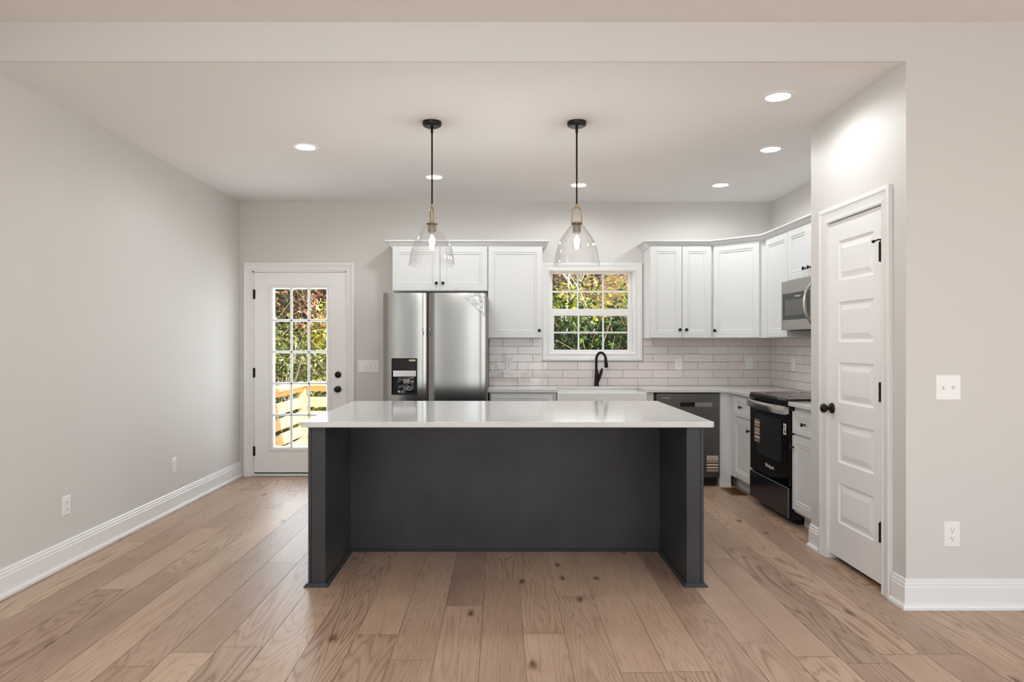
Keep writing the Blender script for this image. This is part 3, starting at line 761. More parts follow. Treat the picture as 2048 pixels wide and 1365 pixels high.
fm = MB(); nx, nz = 9, 9
v = []; f = []
for i in range(nx):
    for j in range(nz): v.append((hx0 + .05 + (hx1 - hx0 - .08) * i / (nx - 1), .022 + rnd.uniform(-.006, .006), hz0 + .014 + (zc2 - hz0 - .02) * j / (nz - 1)))
for i in range(nx - 1):
    for j in range(nz - 1): f.append((i * nz + j, (i + 1) * nz + j, (i + 1) * nz + j + 1, i * nz + j + 1))
fm.add(v, f).build('plastic_wrap', M['film'], ds, smooth=True, angle=180)
# loose protective film at the top right corner of the door
v = []; f = []; n = 15
x1_, zt_ = fx1 - fo, fzt
for i in range(n):
    for j in range(n):
        u_, w_ = i / (n - 1), j / (n - 1)
        x = x1_ - .002 - .34 * u_ * (1 - .25 * w_); z = zt_ - .002 - .215 * w_ * (1 - u_) ** 1.1
        t_ = (x - sp2) / (x1_ - sp2) * 2 - 1
        base_y = .012 * abs(t_) ** 2.4 + (.012 * ((abs(t_) - .94) / .06) ** 2 if abs(t_) > .94 else 0)
        v.append((x, base_y - .002 - rnd.uniform(0, .007) * (1 if 0 < i < n - 1 else .3), z))
for i in range(n - 1):
    for j in range(n - 1): f.append((i * n + j, (i + 1) * n + j, (i + 1) * n + j + 1, i * n + j + 1))
tag(MB().add(v, f).build('protective_film', M['film'], dr_, angle=180), 'crinkled clear plastic film peeling at the top corner')
for px, dpar in ((845.5, dl_), (860.5, dr_)):
    x = X_(px, FYF) - fo
    s_ = MB(); s_.m = Matrix.Translation((x, .013, Z_(658.5, FYF))) @ Matrix.Rotation(R(90), 4, 'X'); s_.lathe([(.007, 0), (.009, .003), (.009, .012), (.006, .016), (0, .016)], 14)
    s_.build('handle_stud', M['chrome'], dpar)
    MB().box(x + (.006 if px < 850 else -.008) - .004, x + (.006 if px < 850 else -.008) + .004, .006, .0085, Z_(671, FYF), Z_(663, FYF)).build('handle_bracket', M['darksteel'], dpar)

# dishwasher
YD = 6.235
dwm = thing('dishwasher', 'dark stainless dishwasher in the back run right of the sink', 'dishwasher', ((DWX0 + DWX1) / 2, YD, 0)); do_ = (DWX0 + DWX1) / 2
hwd = (DWX1 - DWX0) / 2
MB().box(-hwd + .004, hwd - .004, .05, .48, .1, .868).box(-hwd + .02, hwd - .02, .075, .4, 0, .1).build('tub', M['rubber'], dwm)
zt1 = Z_(788, YD); zb1 = Z_(955.5, YD)
dd = MB()
xa, xb, za, zb_ = X_(1361, YD) - do_, X_(1389, YD) - do_, Z_(813.5, YD), Z_(806, YD)
hx0_, hx1_ = -hwd + .018, hwd
dd.box(hx0_, xa, 0, .05, zb1, zt1).box(xb, hx1_, 0, .05, zb1, zt1).box(xa, xb, 0, .05, zb1, za).box(xa, xb, 0, .05, zb_, zt1).box(xa, xb, .03, .05, za, zb_)
dd.build('door', M['darksteel'], dwm, smooth=False)
MB().box(-hwd, -hwd + .017, .004, .06, .1, .873).box(-hwd, hwd, .004, .05, zt1 + .002, .873).build('door_gasket', M['rubber'], dwm)
frp = MB(); frame_rings(frp, xa - .003, xb + .003, za - .003, zb_ + .003, [(0, .001), (.001, -.002), (.003, -.002), (.0045, .001), (.0045, .03)]); frp.box(xa, xb, .0285, .03, za, zb_); frp.build('pocket_handle', M['blackenamel'], dwm, smooth=False)
MB().box(xb + .004, X_(1424.5, YD) - do_, -.0012, .001, za - .002, zb_ + .002).build('control_strip', M['chrome'] if 0 else mat('grey_control_strip', lin(150, 148, 146), .35, .6), dwm)
MB().box(X_(1325, YD) - do_, X_(1341, YD) - do_, -.0015, .001, Z_(797.2, YD), Z_(796, YD)).build('logo_bar', M['chrome'], dwm)
xs0, xs1 = X_(1413.5, YD) - do_, X_(1436.5, YD) - do_
st = MB().box(xs0, xs1, -.002, .0, Z_(944, YD), Z_(912, YD)).build('energy_label', M['sticker'], dwm)
tag(st, 'brown and white striped sticker')
MB().box(xs0 + .002, xs1 - .004, -.003, -.0018, Z_(920, YD), Z_(916.3, YD)).build('label_heading', M['paper'], st)
lt = MB()
xx = xs0 + .006
for k in range(11):
    wq = [.007, .005, .008, .006][k % 4]
    lt.box(xx, xx + wq * .7, -.0035, -.0028, Z_(919.2, YD), Z_(917.2, YD)); xx += wq + .0015
lt.build('label_print', M['ink'], st)
MB().box(-hwd + .01, hwd - .01, .074, .078, .004, .1).build('toe_kick', M['rubber'], dwm)

# text helper
def text(s, size, mtl, parent, mx, name='logo', ext=.0003):
    cu = bpy.data.curves.new(name, 'FONT'); cu.body = s; cu.size = size; cu.extrude = ext; cu.align_x = 'CENTER'; cu.align_y = 'CENTER'
    cu.materials.append(mtl)
    tmp = bpy.data.objects.new(name + '_outline', cu)
    me = bpy.data.meshes.new_from_object(tmp); bpy.data.objects.remove(tmp); bpy.data.curves.remove(cu)
    o = bpy.data.objects.new(name, me); C.objects.link(o); o.parent = parent; o.matrix_local = mx
    return o
FRONT = Matrix.Rotation(R(90), 4, 'X')

# range (its own frame: x towards the camera, front towards -y)
XRG = 2.09
rg = thing('range', 'black slide-in electric range with steel bar handle', 'range', (XRG, (RY0 + RY1) / 2, 0), -90)
hr = (RY1 - RY0) / 2 - .002
dep = XR - XRG - .012
MB().box(-hr, hr, .045, dep, .04, .885).build('body', M['blackenamel'], rg, .003)
MB().box(-hr + .03, hr - .03, .08, .12, .0, .041).build('foot_rail', M['rubber'], rg)
ck = MB().prism([(.0, .878), (.0, .905), (.012, .922), (dep + .004, .928), (dep + .004, .912), (.05, .886), (.05, .878)], 'x', -hr - .002, hr + .002); ck.build('cooktop', M['blackglass'], rg, .002, smooth=False)
bm_ = mat('burner_print', lin(70, 70, 72), .4)
for bx, by, br in ((-.19, .17, .1), (-.19, .42, .075), (.19, .17, .085), (.19, .42, .1)):
    be = MB(); be.m = Matrix.Translation((bx, by, .9225 + (by - .012) / dep * .006)); be.lathe([(br, 0), (br, .0011), (br - .003, .0011), (br - .003, 0)], 36, close=True)
    be.build('burner_ring', bm_, rg)
od = MB().panel(-hr + .003, hr - .003, .285, .868, .003, .045, [(0, .004), (.004, 0), (.05, 0)]).build('oven_door', M['blackglass'], rg, smooth=False)
zA, zB = .47, .765
MB().box(-.235, .245, .0018, .004, .435, .755).build('window', M['ovenglass'], od, smooth=False)
hb = MB(); pts_ = []
for k in range(13):
    u = -1 + 2 * k / 12; pts_.append((u * (hr - .006), -.048 + .028 * abs(u) ** 2.5, .838))
hb2 = []
n = len(pts_)
for p in pts_: hb2 += [(p[0], p[1] - .006, p[2] - .03), (p[0], p[1] - .009, p[2] - .01), (p[0], p[1] - .009, p[2] + .012), (p[0], p[1] - .004, p[2] + .03), (p[0], p[1] + .008, p[2] + .03), (p[0], p[1] + .008, p[2] - .03)]
fs = []
for i in range(n - 1):
    for k in range(6): fs.append((i * 6 + k, i * 6 + (k + 1) % 6, (i + 1) * 6 + (k + 1) % 6, (i + 1) * 6 + k))
fs += [tuple(range(6)), tuple((n - 1) * 6 + k for k in range(6))]
hb.add(hb2, fs).box(-hr + .004, -hr + .04, -.02, .004, .812, .862).box(hr - .04, hr - .004, -.02, .004, .812, .862)
tag(hb.build('handle', M['chrome'], od, angle=50), 'bowed steel bar handle')
st = MB().box(-.275, -.165, .0005, .0025, .528, .708).build('energy_label', M['sticker'], od); tag(st, 'striped printed sticker')
pa = MB().box(.292, .338, .0012, .0025, .655, .735).build('badge', M['paper'], od)
MB().box(.302, .318, .0006, .0012, .70, .725).box(.31, .33, .0006, .0012, .665, .692).build('badge_print', M['ink'], pa)
text('Whirlpool', .04, M['paper'], od, Matrix.Translation((.03, .0022, .368)) @ FRONT)
dwz = MB().panel(-hr + .001, hr - .001, .05, .272, .0, .05, [(0, .005), (.005, 0), (.03, 0)]).build('storage_drawer', M['drawerfilm'], rg, smooth=False)
MB().box(-hr + .003, hr - .001, -.0008, .003, .268, .2725).box(hr - .006, hr - .001, -.0008, .003, .052, .2725).build('film_edge', M['filmedge'], dwz)

# microwave over the range
XM = 2.32
mw = thing('microwave', 'stainless over-the-range microwave with curved handle', 'microwave', (XM, 5.583, 1.432), -90)
wd = .757; hm = .402
MB().box(0, wd, .03, XR - XM - .001, .008, hm).build('body', mat('microwave_case', lin(70, 68, 66), .4), mw, .003)
MB().box(.05, wd - .05, .05, .3, 0, .009).build('bottom_grille', M['rubber'], mw)
dwd = .60
d = MB(); gx0_, gx1_, gz0_, gz1_ = .022, .52, .085, .30
d.box(0, gx0_, 0, .03, .004, hm - .002).box(gx1_, dwd, 0, .03, .004, hm - .002).box(gx0_, gx1_, 0, .03, .004, gz0_).box(gx0_, gx1_, 0, .03, gz1_, hm - .002)
md = d.build('door', M['microsteel'], mw, smooth=False)
MB().box(gx0_, gx1_, .003, .028, gz0_, gz1_).build('glass', M['blackglass'], md, smooth=False)
MB().box(gx0_ + .045, gx1_ - .05, .0015, .0035, gz0_ + .038, gz1_ - .055).build('window', M['microglass'], md, smooth=False)
text('Whirlpool', .024, M['paper'], md, Matrix.Translation((.3, .0012, gz1_ - .03)) @ FRONT)
hp_ = []
for k in range(15):
    u = -1 + 2 * k / 14; hp_.append((.555, -.062 * (1 - abs(u) ** 2.2) + .002, hm / 2 + u * .165))
MB().tube(hp_, .0115, 12).build('handle', M['chrome'], md)
MB().box(dwd + .002, wd, 0, .03, .004, hm - .002).build('control_panel', M['blackglass'], mw)

# ---------------------------------------------------------------- island
IX0, IX1, IY0, IY1 = -1.083, 1.151, 3.632, 4.963
LX0, LX1, LY0, LYP = -1.054, 1.108, 3.687, 4.312
LT = .094
il = thing('kitchen_island', 'charcoal stained kitchen island base with open seating side', 'kitchen island', ((LX0 + LX1) / 2, LYP, 0)); io = (LX0 + LX1) / 2; jo = LYP
hl = (LX1 - LX0) / 2
MB().box(-hl + .02, hl - .02, .012, IY1 - .04 - jo, .1, ZT).box(-hl + .02, hl - .02, .012, IY1 - .11 - jo, 0, .1).build('cabinet_body', M['island'], il)
MB().box(-hl + LT, hl - LT, 0, .0125, 0, ZT).build('back_panel', M['island'], il)
for s in (-1, 1):
    e_ = MB()
    xo, xi = s * hl, s * (hl - LT)
    a, b_ = sorted((xi, s * (hl - .019)))
    e_.box(a, b_, LY0 - jo, .0, 0, ZT)                       # thick wing
    a, b_ = sorted((s * (hl - .0165), xo))
    e_.box(a, b_, LY0 - jo + .002, IY1 - .04 - jo, 0, ZT)    # applied end skin
    a, b_ = sorted((s * (hl - .02), s * (hl - .0155)))
    e_.box(a, b_, LY0 - jo + .008, .0, 0, ZT)
    e_.build('end_panel', M['island'], il, .0012)
    # shoe moulding round the wing
    SH = [(0, 0), (.019, 0), (.019, .006), (.006, .019), (0, .019)]
    path = [(s * hl, IY1 - .04 - jo), (s * hl, LY0 - jo), (s * (hl - LT), LY0 - jo), (s * (hl - LT), 0)]
    dirs = [(s, 0), (s, -1), (-s, -1), (-s, -1)]
    v = []; f = []; n = len(SH)
    for p, d_ in zip(path, dirs):
        for o_, z in SH: v.append((p[0] + d_[0] * o_, p[1] + d_[1] * o_, z))
    for a in range(3):
        for i in range(n): f.append((a * n + i, a * n + (i + 1) % n, (a + 1) * n + (i + 1) % n, (a + 1) * n + i))
    f += [tuple(range(n)), tuple(3 * n + i for i in range(n))]
    MB().add(v, f).build('shoe_molding', M['island'], il, angle=20)
x_ = hl - LT
v = []
for p, d_ in (((-x_, 0), (1, -1)), ((x_, 0), (-1, -1))):
    for o_, z in SH: v.append((p[0] + d_[0] * o_, p[1] + d_[1] * o_, z))
n = len(SH)
MB().add(v, [tuple(range(n)), tuple(n + i for i in range(n))] + [(i, (i + 1) % n, n + (i + 1) % n, n + i) for i in range(n)]).build('shoe_molding', M['island'], il, angle=20)
# island worktop with rounded corners
def rrect(x0, x1, y0, y1, r, k=6):
    p = []
    for cx, cy, a0 in ((x1 - r, y1 - r, 0), (x0 + r, y1 - r, 90), (x0 + r, y0 + r, 180), (x1 - r, y0 + r, 270)):
        for i in range(k + 1):
            a = R(a0 + 90 * i / k); p.append((cx + r * math.cos(a), cy + r * math.sin(a)))
    return p
it = MB().prism(rrect(IX0, IX1, IY0, IY1, .018), 'z', ZT, Zt).build('island_countertop', M['quartz'], None, .004, angle=30)
tag(it, 'large white quartz slab on the charcoal island', 'countertop')

# ---------------------------------------------------------------- lights
def pendant(px, turn, label):
    Y = 4.313; x = X_(px, Y)
    t = thing('pendant_light', label, 'pendant light', (x, Y, ZC), 0, 'glass pendants over the island')
    s = F / Y
    z = lambda py: Z_(py, Y) - ZC
    MB().lathe([(.061, 0), (.061, -.018), (.056, -.026), (.048, -.028), (.046, -.031), (.0, -.031)], 40).build('canopy', M['bronze'], t)
    zy1, zy0 = z(411), z(447)
    MB().tube([(0, 0, -.03), (0, 0, z(266))], .0085, 14).tube([(0, 0, z(266)), (0, 0, zy1)], .0058, 12).build('stem', M['bronze'], t)
    yk_ = MB(); yk_.m = Matrix.Rotation(R(turn), 4, 'Z')
    w_ = .031; pts = [(-w_, 0, zy0 + .004), (-w_, 0, zy1 - .048)]
    for k in range(1, 8):
        a = math.pi - k * math.pi / 8; pts.append((w_ * math.cos(a), 0, zy1 - .048 + .036 * math.sin(a)))
    pts += [(w_, 0, zy1 - .048), (w_, 0, zy0 + .004)]
    yk_.tube(pts, .0048, 10).tube([(-w_ - .004, 0, zy0 + .004), (w_ + .004, 0, zy0 + .004)], .0045, 10).tube([(0, 0, zy1 - .014), (0, 0, zy1 + .008)], .008, 12).tube([(0, 0, zy0 - .004), (0, 0, zy0 + .014)], .008, 12)
    tag(yk_.build('yoke', M['brass'], t), 'brass stirrup yoke')
    zs = z(449)
    MB().lathe([(.0, zs + .004), (.036, zs + .004), (.036, zs - .001), (.0265, zs - .002), (.0265, z(466.5)), (.022, z(466.5)), (.022, zs - .012), (0, zs - .012)], 32).build('socket', M['socket'], t)
    zb = z(531); hgt = zs - zb
    prof = [(.03, 0), (.048, -.013), (.062, -.032), (.086, -.064), (.110, -.103), (.126, -.143), (.136, -.183), (.143, -.223), (.1465, -.245), (.1525, -hgt)]
    pr = [(r_, zs + q_ - .001) for r_, q_ in prof]
    inner = [(r_ - .003, z_) for r_, z_ in reversed(pr)]
    tag(MB().lathe(pr + inner, 56, close=True).build('glass_shade', M['shade'], t, angle=60), 'clear glass bell shade')
    zt_ = z(467)
    bp = [(.012, 0), (.013, -.012), (.018, -.03), (.026, -.055), (.0285, -.072), (.025, -.09), (.015, -.101), (0, -.104)]
    bb_ = MB().lathe([(r_, zt_ + q_) for r_, q_ in bp], 24).build('bulb', M['bulb'], t)
    fl_ = MB()
    for k in range(4):
        a = k * math.pi / 2 + .4
        fl_.tube([(.005 * math.cos(a), .005 * math.sin(a), zt_ - .012), (.010 * math.cos(a), .010 * math.sin(a), zt_ - .045), (.006 * math.cos(a), .006 * math.sin(a), zt_ - .07)], .0014, 6)
    fl_.build('filament', M['filament'], bb_)
    l = lamp('pendant_bulb_light', 'POINT', (x, Y, ZC + zt_ - .05), (0, 0, 0), 10, (.95, .965, .98), shadow_soft_size=.03)
    return t
pendant(864, 78, 'left glass bell pendant, its brass yoke seen edge-on')
pendant(1153.5, 0, 'right glass bell pendant, its brass yoke seen open, before the window')

LIGHTS = [((611, 294), 'recessed light left of the pendants, toward the left wall'), ((868, 354), 'recessed light seen behind the left pendant stem'),
          ((1157.5, 370), 'recessed light seen behind the right pendant stem'), ((1556, 193), 'recessed light nearest the camera, above the pantry door side'),
          ((1541, 298.5), 'recessed light on the right, middle of the right-hand three'), ((1441, 370), 'recessed light farthest back on the right, near the cabinets')]
first = None
for (px, py), lab in LIGHTS:
    Y = F * (ZC - H) / (CY - py); x = X_(px, Y)
    if first is None:
        first = t = thing('recessed_light', lab, 'ceiling light', (x, Y, ZC), 0, 'recessed ceiling lights')
        MB().lathe([(.097, 0), (.096, -.004), (.085, -.007), (.068, -.005), (.066, .0)], 40, close=True).build('trim_ring', M['trim'], t)
        MB().lathe([(.066, -.003), (.0, -.003), (.0, .0), (.066, .0)], 40).build('lens', M['lens'], t)
    else:
        t = copy_tree(first); t['label'] = lab; t.location = (x, Y, ZC)
    lamp('recessed_lamp', 'SPOT', (x, Y, ZC - .012), (0, 0, 0), 25.5, (.95, .975, 1), spot_size=R(174), spot_blend=.45, shadow_soft_size=.06)

# ---------------------------------------------------------------- plates on the walls
def outlet(label, loc, rz, hgt=.117, wd=.073):
    t = thing('electrical_outlet', label, 'outlet', loc, rz, 'white wall outlets')
    MB().panel(-wd / 2, wd / 2, -hgt / 2, hgt / 2, -.006, .0058, [(0, .004), (.004, 0), (.02, 0)]).build('cover_plate', M['plate'], t, smooth=False)
    for s in (-1, 1):
        z = s * .0205
        f_ = MB(); f_.m = Matrix.Translation((0, -.0055, z)) @ Matrix.Rotation(R(90), 4, 'X'); f_.lathe([(.0168, 0), (.0168, .002), (.0158, .003), (0, .003)], 24)
        r_ = f_.build('receptacle', M['plate'], t)
        MB().box(-.0075, -.0052, -.0088, -.0084, z - .001, z + .008).box(.005, .0073, -.0088, -.0084, z - .001, z + .007).box(-.0025, .0025, -.0088, -.0084, z - .0105, z - .006).build('slots', M['slot'], r_)
    return t
outlet('white outlet low on the left wall, nearer the camera', (XL, 2.61 * F / 870, Z_(1012, 2.61 * F / 870)), 90)
outlet('white outlet low on the left wall, nearer the back door', (XL, 2.61 * F / 655, Z_(931, 2.61 * F / 655)), 90)
outlet('white outlet low on the living room wall under the switch plate', (X_(1903, YH), YH, Z_(1069, YH)), 0, .127, .082)
for px, py, lab in ((1018, 729, 'white outlet on the backsplash left of the window'), (1357, 728.5, 'white outlet on the backsplash just right of the window'), (1498, 727.5, 'white outlet on the backsplash near the right corner')):
    outlet(lab, (X_(px, YB), YB - .0092, Z_(py, YB)), 0)
yq = 2.69 * F / (1587 - CX)
outlet('white outlet on the side backsplash beside the range', (XR - .0092, yq, Z_(729.5, yq)), -90)
def switches(label, loc, rz, n, wd, hgt, pos):
    t = thing('switch_plate', label, 'light switch', loc, rz, 'white switch plates')
    MB().panel(-wd / 2, wd / 2, -hgt / 2, hgt / 2, -.006, .0058, [(0, .004), (.004, 0), (.02, 0)]).build('cover_plate', M['plate'], t, smooth=False)
    for k in range(n):
        x = (k - (n - 1) / 2) * .046; up = pos[k]
        MB().prism([(-.0055, -.011), (-.0055, .011), (-.010 if up else -.0065, .010), (-.016, .007 if up else -.007), (-.010 if not up else -.0065, -.010)], 'x', x - .005, x + .005).build('toggle', M['plate'], t)
        for s in (-1, 1):
            sc2 = MB(); sc2.m = Matrix.Translation((x, -.0058, s * .03)) @ Matrix.Rotation(R(90), 4, 'X'); sc2.lathe([(.0032, 0), (.003, .0012), (0, .0014)], 10); sc2.build('screw', M['plate'], t)
    return t
switches('white four-gang switch plate between back door and refrigerator', (X_(737, YB), YB, Z_(732.8, YB)), 0, 4, .212, .124, (0, 1, 1, 1))
switches('white two-gang switch plate on the living room wall', (X_(1895.5, YH), YH, Z_(775.5, YH)), 0, 2, .128, .128, (0, 1))

# floor register
fv = thing('floor_vent', 'brown metal floor register in front of the corner cabinet', 'floor vent', (2.085, 6.04, 0))
fb = MB(); v = []
frame_ = [(-.075, -.15), (.075, -.15), (.075, .15), (-.075, .15)]
fb.box(-.075, -.055, -.15, .15, 0, .005).box(.055, .075, -.15, .15, 0, .005).box(-.055, .055, -.15, -.13, 0, .005).box(-.055, .055, .13, .15, 0, .005)
fb.build('vent_frame', M['vent'], fv, .001)
g_ = MB().box(-.055, .055, -.13, .13, 0, .001); g_.build('vent_well', M['ventdark'], fv)
g_ = MB()
for k in range(18): g_.box(-.055, .055, -.125 + k * .0147, -.119 + k * .0147, .001, .004)
for k in (-1, 0, 1): g_.box(k * .028 - .002, k * .028 + .002, -.13, .13, .001, .0035)
g_.build('vent_grille', M['vent'], fv)

# ---------------------------------------------------------------- outside
gd = MB()
prof = [(YB + .15, -.75), (10.2, -.7), (11.5, .1), (14, 2.2), (17, 4.6), (21, 7), (30, 9)]
rnd = random.Random(8); xsn = [-16 + 1.2 * i for i in range(28)]
v = [(x, y, z + (rnd.uniform(-.15, .15) if y > 8 else 0)) for x in xsn for y, z in prof]; n = len(prof)
f = [(i * n + j, (i + 1) * n + j, (i + 1) * n + j + 1, i * n + j + 1) for i in range(len(xsn) - 1) for j in range(n - 1)]
struct(gd.add(v, f).build('ground', M['ground'], angle=60), 'brown leaf-littered bank rising behind the house', 'ground')
# deck and railing
YPO = F / 149.4; XPO = X_(606, YPO); dkz = -.1
dk = MB()
y = YB + .16
while y < YPO + .1: dk.box(XPO - .12, 4.2, y, y + .135, dkz - .035, dkz); y += .14
dko = dk.build('deck', M['lumber'], None, .003); struct(dko, 'new pine deck outside the back door', 'deck')
rl = thing('deck_railing', 'new yellow pine deck railing with horizontal boards outside the door', 'railing', (XPO, YPO, dkz))
def post(x, y): MB().box(x - .052, x + .052, y - .052, y + .052, -.6, .86).build('post', M['lumber'], rl, .003)
post(0, 0); post(0, YB + .25 - YPO); post(2.2, 0); post(4.4, 0)
for z in (.755, .545, .355, .165, -.005):
    MB().box(-.02, .018, YB + .17 - YPO, -.053, z - .066 + .1, z + .066 + .1).build('rail_board', M['lumber'], rl, .003)
    MB().box(.053, 6.4, -.02, .018, z - .066 + .1, z + .066 + .1).build('rail_board', M['lumber'], rl, .003)
MB().box(-.07, .07, YB + .17 - YPO, -.071, .861, .898).build('rail_cap', M['lumber'], rl, .004)
MB().box(-.07, 6.4, -.07, .07, .861, .898).build('rail_cap', M['lumber'], rl, .004)

# shrubs and trees
PAL = {'dark': [(38, 62, 26), (62, 90, 36), (88, 112, 48), (120, 140, 66)],
       'yellow': [(196, 204, 60), (214, 214, 84), (160, 178, 54), (228, 210, 110)],
       'olive': [(110, 122, 56), (150, 150, 76), (86, 100, 44), (182, 172, 96)],
       'brown': [(150, 104, 76), (186, 136, 104), (122, 86, 62), (206, 164, 128)],
       'bright': [(140, 182, 60), (176, 208, 84), (92, 136, 44), (64, 100, 36)]}
def zground(y):
    for (a, za), (b, zb) in zip(prof[:-1], prof[1:]):
        if a <= y <= b: return za + (zb - za) * (y - a) / (b - a)
    return 0
def branchy(mb, rnd, p, d, ln, r, depth):
    pts = [Vector(p)]; rs = [r]; dd = Vector(d).normalized()
    for k in range(5):
        dd = (dd + Vector((rnd.uniform(-.25, .25), rnd.uniform(-.25, .25), rnd.uniform(-.1, .2)))).normalized()
        pts.append(pts[-1] + dd * ln / 5); rs.append(r * (1 - .14 * (k + 1)))
    mb.tube(pts, rs, 6)
    ends = [pts[-1]]
    if depth:
        for k in range(rnd.choice((2, 3, 3))):
            i = rnd.choice((2, 3, 4)); nd = (dd + Vector((rnd.uniform(-1, 1), rnd.uniform(-1, 1), rnd.uniform(-.3, .7)))).normalized()
            ends += branchy(mb, rnd, pts[i], nd, ln * rnd.uniform(.5, .8), rs[i] * .62, depth - 1)
    return ends
def shrub(name, label, x, y, z0, h, rx, pal, n, size, seed, cat='shrub', bark='bark', group='shrubs and trees on the bank', droop=0):
    rnd = random.Random(seed); z = z0 if z0 is not None else zground(y)
    t = thing(name, label, cat, (x, y, z), 0, group)
    st = MB(); ends = []
    for k in range(3 if h < 3.5 else 2):
        ends += branchy(st, rnd, (rnd.uniform(-.1, .1), rnd.uniform(-.1, .1), -.1), (rnd.uniform(-.5, .5), rnd.uniform(-.5, .5), 1.3), h * .55, .02 + .012 * h, 2)
    st.build('stems', M[bark], t)
    tw = MB()
    for k in range(110):
        p = Vector((rnd.gauss(0, .55) * rx, rnd.gauss(0, .5) * rx, h * rnd.uniform(.02, .95)))
        d = Vector((rnd.gauss(0, .8), rnd.gauss(0, .5), rnd.gauss(.25, .6))).normalized(); ln = rnd.uniform(.3, .9)
        q = p + d * ln / 2 + Vector((rnd.gauss(0, .05), rnd.gauss(0, .05), rnd.gauss(0, .05)))
        b_ = rnd.uniform(.75, 1.2); tw.col = lin(*[min(255, c0 * b_) for c0 in (176, 148, 118)])
        tw.tube([p, q, p + d * ln], [.007, .006, .003], 3)
    o = tw.build('twigs', M['leaf'], t, smooth=False); o['kind'] = 'stuff'
    n = int(n * 1.7); size *= .72
    lv = MB()
    cl_ = [(Vector((rnd.gauss(0, .45) * rx, rnd.gauss(0, .4) * rx, h * rnd.uniform(.08, 1)))) for _ in range(14)] + ends
    for k in range(n):
        c = rnd.choice(cl_); sp = .28 * rx
        p = c + Vector((rnd.gauss(0, sp), rnd.gauss(0, sp), rnd.gauss(0, sp * .8) - droop * rnd.random()))
        if p.z < .02: p.z = rnd.uniform(.02, .3)
        a = Vector((rnd.gauss(0, 1), rnd.gauss(0, 1), rnd.gauss(0, .7))).normalized(); b = a.cross(Vector((rnd.gauss(0, 1), rnd.gauss(0, 1), rnd.gauss(0, 1)))).normalized()
        s1 = size * rnd.uniform(.6, 1.3); s2 = s1 * rnd.uniform(.35, .6)
        c_ = PAL[pal][min(3, int(abs(rnd.gauss(0, 1.4))))]; j_ = rnd.uniform(.85, 1.15)
        lv.col = lin(*[min(255, q_ * j_) for q_ in c_])
        lv.add([p - a * s1, p - b * s2, p + a * s1, p + b * s2], [(0, 1, 2, 3)])
    o = lv.build('leaves', M['leaf'], t, smooth=False); o['kind'] = 'stuff'
    return t
def bare(label, x, y, h, r, seed, lean, bark='palebark'):
    rnd = random.Random(seed); t = MB()
    branchy(t, rnd, (0, 0, -.15), lean, h, r, 3)
    o = t.build('bare_tree', M[bark], None); o.location = (x, y, zground(y))
    return tag(o, label, 'tree', 'bare trees on the bank')
# seen through the door (left of the railing corner and behind it)
shrub('leafy_shrub', 'dark green shrub seen through the top left door panes', -4.35, 12.2, None, 3.4, 1.0, 'dark', 3600, .075, 1)
shrub('leafy_shrub', 'olive shrub seen through the middle left door panes', -3.75, 11.2, None, 1.7, .75, 'olive', 2600, .06, 2)
shrub('dry_tree', 'brown dry-leaved tree seen through the top right door panes', -2.95, 12.6, None, 2.9, .55, 'brown', 1900, .07, 3, 'tree', droop=.4)
shrub('leafy_shrub', 'yellow-green shrub seen through the second row of door panes', -3.05, 11.9, None, 1.6, .6, 'yellow', 1100, .06, 4)
shrub('leafy_shrub', 'olive shrub low behind the deck railing', -2.6, 10.8, None, 1.5, .8, 'olive', 2200, .055, 5)
shrub('leafy_shrub', 'dark shrub below the railing at far left', -4.6, 10.6, None, 1.7, .9, 'bright', 2400, .06, 6)
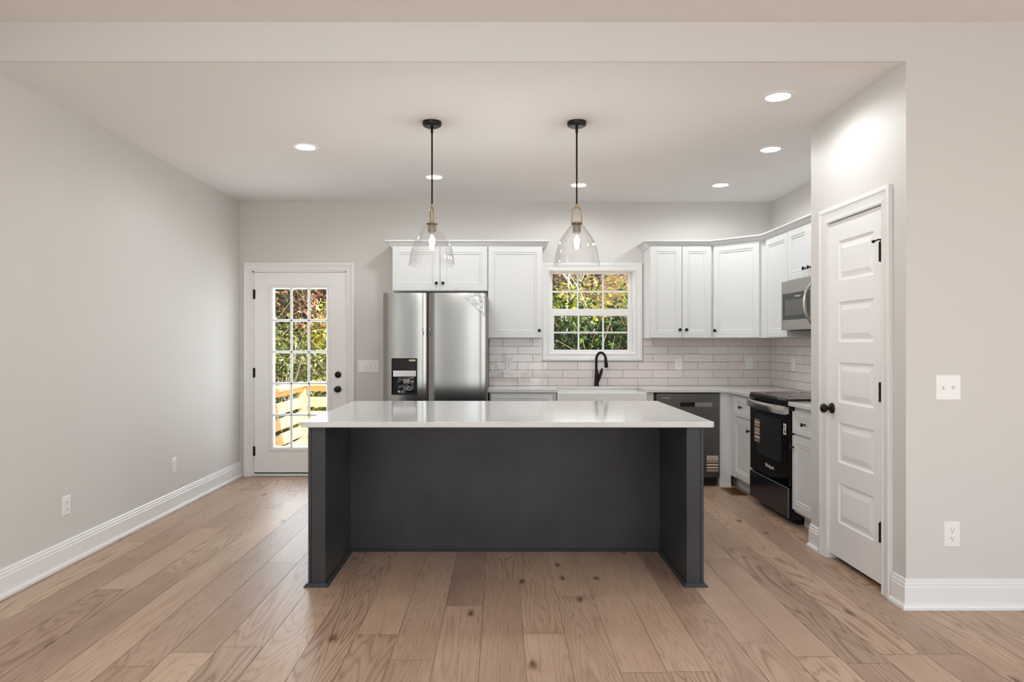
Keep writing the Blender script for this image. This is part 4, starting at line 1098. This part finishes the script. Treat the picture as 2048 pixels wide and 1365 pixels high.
# seen through the kitchen window
shrub('leafy_shrub', 'bright leafy shrub low in the middle of the kitchen window', 1.5, 10.4, None, 1.75, .5, 'bright', 900, .085, 7)
shrub('leafy_shrub', 'dark shrub filling the lower kitchen window panes', 2.0, 11.6, None, 1.7, 1.1, 'dark', 3200, .075, 8)
shrub('leafy_shrub', 'yellow-green shrub high in the left of the kitchen window', 1.45, 13.0, None, 1.2, .55, 'yellow', 1000, .07, 9)
shrub('leafy_shrub', 'yellow-green shrub at the top right of the kitchen window', 2.75, 12.6, None, 1.9, .6, 'yellow', 1000, .07, 10)
shrub('dry_tree', 'brown dry thicket at the top of the kitchen window', 1.9, 14.0, None, 2.6, 1.2, 'brown', 1800, .06, 11, 'tree')
shrub('leafy_shrub', 'dark shrub right of the kitchen window view', 3.4, 11.4, None, 2.0, .9, 'dark', 2000, .07, 12)
shrub('leafy_shrub', 'dark shrub on the bank between window and door views', .2, 11.8, None, 2.2, 1.0, 'dark', 2200, .07, 13)
shrub('leafy_tree', 'tall dark tree behind the shrubs left of the door view', -5.2, 14.5, None, 4.5, 1.6, 'dark', 3000, .1, 14, 'tree')
shrub('leafy_tree', 'tall olive tree behind the shrubs beyond the door', -3.0, 15.2, None, 4.2, 1.5, 'olive', 3000, .1, 15, 'tree')
for q_ in [('pale bare tree leaning right across the door panes', -3.9, 10.7, 1.9, .035, 21, (.75, 0, .9)), ('pale bare tree bending right behind the railing', -3.35, 11.3, 1.7, .035, 22, (.6, .1, 1)),
           ('pale bare sapling seen low through the door', -2.9, 10.5, 1.1, .02, 23, (-.5, 0, 1)),
           ('pale slim tree at the left edge of the kitchen window', 1.1, 12.4, 2.2, .045, 24, (-.1, 0, 1)), ('pale slim tree in the middle of the kitchen window', 1.75, 12.2, 2.6, .045, 25, (.1, 0, 1)),
           ('pale forked sapling at the right of the kitchen window', 2.4, 11.3, 1.8, .02, 26, (.35, 0, 1))]: bare(*q_)
for i, (x, y, lean, se) in enumerate([(1.35, 13.2, (.6, 0, .8), 31), (1.95, 13.4, (-.5, 0, .9), 32), (2.5, 13.0, (.5, .1, .8), 33)]):
    bare(['brown bare tree leaning right high in the kitchen window', 'brown bare tree leaning left high in the kitchen window', 'brown bare tree behind the right kitchen window panes'][i], x, y, 1.9, .03, se, lean, 'bark')
